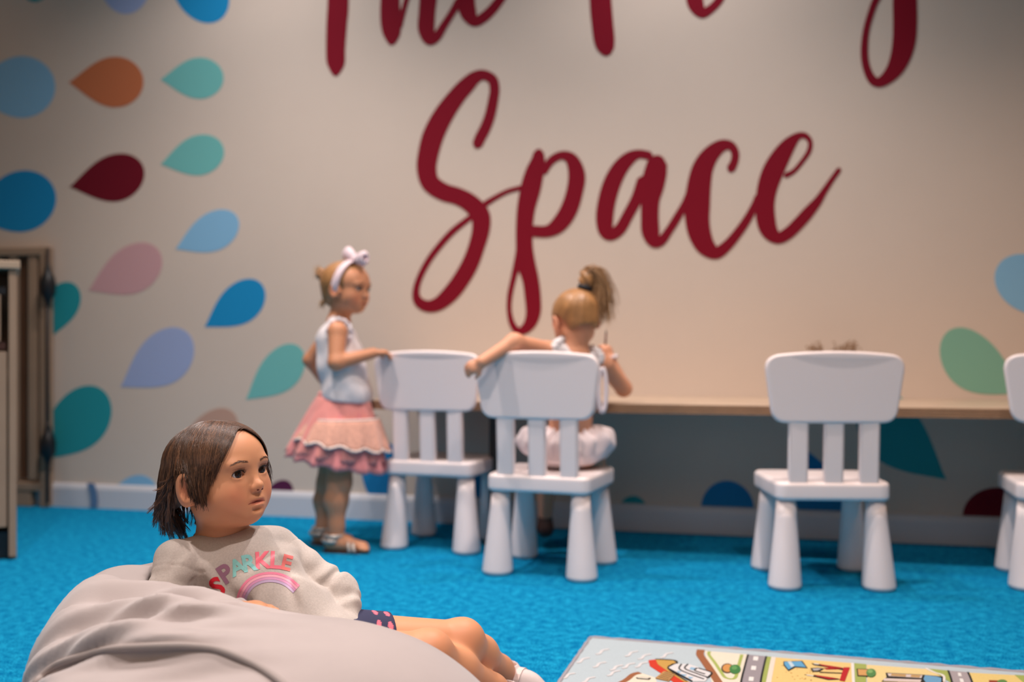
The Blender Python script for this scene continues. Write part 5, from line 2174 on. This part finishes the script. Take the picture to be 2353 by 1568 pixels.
# ------------------------------------------------------------------ the seated girl with the ponytail
HCc = C(1322, 733, 3.125)
RC = basis(math.radians(203), math.radians(-22), math.radians(-4))
SCc = 0.96
D = {'neckb': C(1322, 808, 3.10), 'rsh': C(1388, 838, 3.14), 'lsh': C(1258, 806, 3.075), 'chest': C(1325, 865, 3.095), 'belly': C(1312, 960, 3.085), 'pelvis': np.array([0.170, 3.08, 0.368]),
     'relb': C(1433, 893, 3.235), 'rwr': C(1402, 826, 3.24), 'lelb': C(1182, 786, 2.965), 'lwr': C(1108, 832, 2.915),
     'rhip': np.array([0.222, 3.075, 0.358]), 'lhip': np.array([0.118, 3.095, 0.358]), 'rknee': np.array([0.275, 3.285, 0.345]), 'lknee': np.array([0.120, 3.305, 0.345]),
     'rank': np.array([0.275, 3.36, 0.105]), 'lank': np.array([0.112, 3.36, 0.100])}
girlC = cthing('person', 'girl with a blond ponytail sitting on a white chair, seen from behind', 'person', (0.17, 3.08, 0))


def bodyC(P):
    d = local(P, HCc, 0.125, lambda p: head_sdf(p, HCc, RC, SCc))
    hb_ = hpt(HCc, RC, SCc, 0, -0.022, -0.040)
    d = smin(d, cone(P, hb_, D['neckb'], 0.036, 0.034), 0.02)
    t = smin(cone(P, D['chest'], D['belly'], 0.060, 0.060), cone(P, D['belly'], D['pelvis'], 0.060, 0.062), 0.03)
    t = smin(t, cone(P, D['neckb'] + [0, 0, -.02], D['rsh'], 0.030, 0.029), 0.03)
    t = smin(t, cone(P, D['neckb'] + [0, 0, -.02], D['lsh'], 0.030, 0.028), 0.03)
    d = smin(d, t, 0.025)
    d = smin(d, chain(P, [D['rsh'], D['relb'], D['rwr']], [0.029, 0.026, 0.017], 0.012), 0.012)
    d = smin(d, chain(P, [D['lsh'], D['lelb'], D['lwr']], [0.028, 0.0235, 0.018], 0.02), 0.012)
    for k in 'rl':
        hp, kn, an = D[k + 'hip'], D[k + 'knee'], D[k + 'ank']
        d = smin(d, chain(P, [hp, kn, kn + (an - kn) * 0.35, an], [0.050, 0.036, 0.034, 0.022], 0.02), 0.015)
        d = smin(d, cone(P, an + [0, 0, -0.03], an + [0.01, 0.075, -0.045], 0.022, 0.015), 0.012)
    d = smin(d, local(P, D['lwr'] + [-.03, 0, -.02], 0.075, lambda p: hand_sdf(p, D['lwr'], (-0.83, 0.12, -0.45), (-0.1, -0.9, 0.35), 0.082, 0.6, side=1)), 0.008)
    d = smin(d, local(P, D['rwr'] + [-.02, 0, .03], 0.075, lambda p: hand_sdf(p, D['rwr'], (-0.25, 0.2, 0.9), (0.5, -0.6, 0.25), 0.080, 0.95, side=1)), 0.008)
    return d


SKIN_C = lin((216, 154, 122))
body_bvh = body_tree('body', bodyC, (-0.20, 2.84, 0.02), (0.44, 3.50, 0.90), 0.0038, skin_mat('skin_warm'), girlC, skin_tint(HCc, RC, SCc, SKIN_C))
make_eyes(girlC, HCc, RC, SCc)
face_lines(girlC, HCc, RC, SCc, body_bvh, (0.16, 0.08, 0.045))


def topC(P):
    w = wobble(P, 36, 2.7)
    t = chain(P, [D['chest'] + [0, 0, .005], (D['chest'] + D['belly']) / 2, D['belly'] + [0, 0, 0.02]], [0.068, 0.068, 0.068], 0.03)
    for k in 'rl':
        t = smin(t, cone(P, D['neckb'] + [0, 0, -0.018], D[k + 'sh'] * 0.75 + D['neckb'] * 0.25 + [0, 0, 0.002], 0.034, 0.030), 0.02)
    t = t - 0.003 * w
    t = smax(t, -cone(P, HCc, D['neckb'] + [0, 0, 0.0], 0.040, 0.040), 0.004)
    t = smax(t, D['belly'][2] + 0.012 - P[:, 2], 0.004)
    return t


whitec = mat('white_blouse', (0.78, 0.75, 0.77), 0.85, sheen=0.2)
sdf_obj('blouse', topC, (0.0, 2.96, 0.42), (0.36, 3.24, 0.74), 0.004, whitec, girlC)
for k, sg in (('l', -1), ('r', 1)):
    pts = [D[k + 'sh'] * (0.62) + D['neckb'] * 0.38 + np.array([0.016 * sg * math.cos(a * 1.3) + 0.004, -0.034 * math.cos(a), 0.028 * math.sin(a) + 0.006 + 0.003 * math.sin(a * 9)]) for a in np.linspace(-0.4, math.pi + .2, 24)]
    tube_obj('ruffle', girlC, pts, [0.011 + 0.003 * math.sin(i * 2.1) for i in range(24)], whitec, 8)


def shortsC(P):
    w = wobble(P, 55, 1.1)
    t = ell(P, D['pelvis'] + [0, 0.0, 0.004], (0.118, 0.085, 0.070))
    t = smin(t, ell(P, D['pelvis'] + [-0.100, 0.03, 0.020], (0.050, 0.070, 0.050)), 0.03)
    t = smin(t, ell(P, D['pelvis'] + [0.105, 0.03, 0.020], (0.046, 0.070, 0.050)), 0.03)
    th = np.arctan2(P[:, 1] - D['pelvis'][1], P[:, 0] - D['pelvis'][0])
    t = t - 0.006 * np.sin(th * 15) * np.clip((P[:, 2] - 0.33) / 0.05, 0, 1) - 0.005 * w
    t = smax(t, 0.3045 - P[:, 2], 0.006)
    t = smax(t, P[:, 2] - 0.435, 0.01)
    return t


sdf_obj('puffy_shorts', shortsC, (-0.02, 2.94, 0.29), (0.36, 3.24, 0.46), 0.0042, mat('blush_cotton', (0.78, 0.66, 0.66), 0.9, sheen=0.2), girlC)
for k in 'rl':
    an = D[k + 'ank']

    def shoeC(P, an=an):
        e = cone(P, an + [0, -0.002, -0.035], an + [0.01, 0.085, -0.05], 0.028, 0.022)
        e = smin(e, cone(P, an + [0, 0, -0.02], an, 0.026, 0.025), 0.012)
        e = smax(e, an[2] - 0.062 - P[:, 2], 0.003)
        return e
    sdf_obj('shoe', shoeC, an - 0.12, an + 0.14, 0.0042, mat('brown_shoe', (0.06, 0.022, 0.014), 0.5), girlC)
# ribbon loop hanging at her right side
lp = [C(1384 + 9 * math.sin(a), 897 - 50 * math.cos(a), 3.05) for a in np.linspace(0, 2 * math.pi, 26)]
tube_obj('ribbon_loop', girlC, lp, 0.0075, mat('pale_ribbon', (0.74, 0.66, 0.69), 0.85), 7)
wb = [D['rwr'] + np.array([0.021 * math.cos(a), 0.021 * math.sin(a), 0.004 + .006 * math.cos(a)]) for a in np.linspace(0, 2 * math.pi, 18)]
tube_obj('wristband', girlC, wb, 0.0065, mat('pale_ribbon', (0.74, 0.66, 0.69), 0.85), 7)
# hair
hC, _, _ = sdf_obj('hair', lambda P: smax(cap_sdf(P, HCc, RC, SCc, 0.008), -np.minimum(ell(P, hpt(HCc, RC, SCc, 0.070, 0.004, -0.026), (0.036, 0.036, 0.036)), ell(P, hpt(HCc, RC, SCc, 0, -0.055, -0.088), (0.060, 0.060, 0.040))), 0.006), HCc - 0.14, HCc + 0.14, 0.0036, blond, girlC)
pt = hpt(HCc, RC, SCc, -0.022, -0.070, 0.075)


def bunC(P):
    e = ell(P, pt + [0.006, 0, 0.030], (0.024, 0.024, 0.030))
    e = smin(e, cone(P, pt, pt + [0.005, 0, 0.02], 0.014, 0.020), 0.01)
    return e - 0.002 * np.sin(P[:, 0] * 260 + P[:, 2] * 160)


sdf_obj('ponytail', bunC, pt - 0.07, pt + 0.09, 0.0036, blond, girlC)
st, cc = [], []
p0 = pt + np.array([0.006, 0, 0.045])
for i in range(340):
    j = np.array([rg.gauss(0, .011), rg.gauss(0, .011), rg.gauss(0, .008)])
    e = rg.uniform(0.6, 1.12)
    w = rg.gauss(0, 0.007)
    pts = catmull([p0 + j * 0.6 + [-.004, 0, 0], p0 + [0.022 + w, 0, 0.012] + j * .8, p0 + [0.042 + w, 0, -0.030] + j, p0 + [0.046 + w * 1.6, 0, -0.085 * e] + j * 1.2, p0 + [0.044 + w * 2.2, 0, -0.135 * e] + j * 1.3], 4)
    st.append((np.array(pts), 0.0013))
    k = rg.random()
    cc.append((0.26 + 0.42 * k, 0.13 + 0.27 * k, 0.055 + 0.15 * k))
hair_strands('ponytail_strands', girlC, st, cc, blond_s, parent=hC)
tube_obj('hair_tie', girlC, [pt + np.array([0.017 * math.cos(a), 0.017 * math.sin(a), 0.004 - .004 * math.cos(a)]) for a in np.linspace(0, 2 * math.pi, 18)], 0.0075,
         mat('dark_hair_tie', (0.012, 0.014, 0.022), 0.6), 8)
# pencil in her hand
hp_ = D['rwr'] + np.array([-0.014, 0.012, 0.055])
pd = np.array([0.05, -0.10, 1.0])
pd /= np.linalg.norm(pd)
pen = cthing('pencil', 'short dark pencil held upright in the ponytail girl\'s raised hand', 'pencil', (hp_[0], hp_[1], hp_[2]))
pen.location = cw(hp_[0], hp_[1], hp_[2])
tube_obj('barrel', pen, [hp_ - pd * 0.04, hp_ + pd * 0.030], 0.0036, mat('pencil_brown', (0.12, 0.03, 0.02), 0.5), 6)
tube_obj('tip', pen, [hp_ + pd * 0.030, hp_ + pd * 0.042], [0.0035, 0.0006], mat('pencil_lead', (0.02, 0.02, 0.02), 0.4), 6)
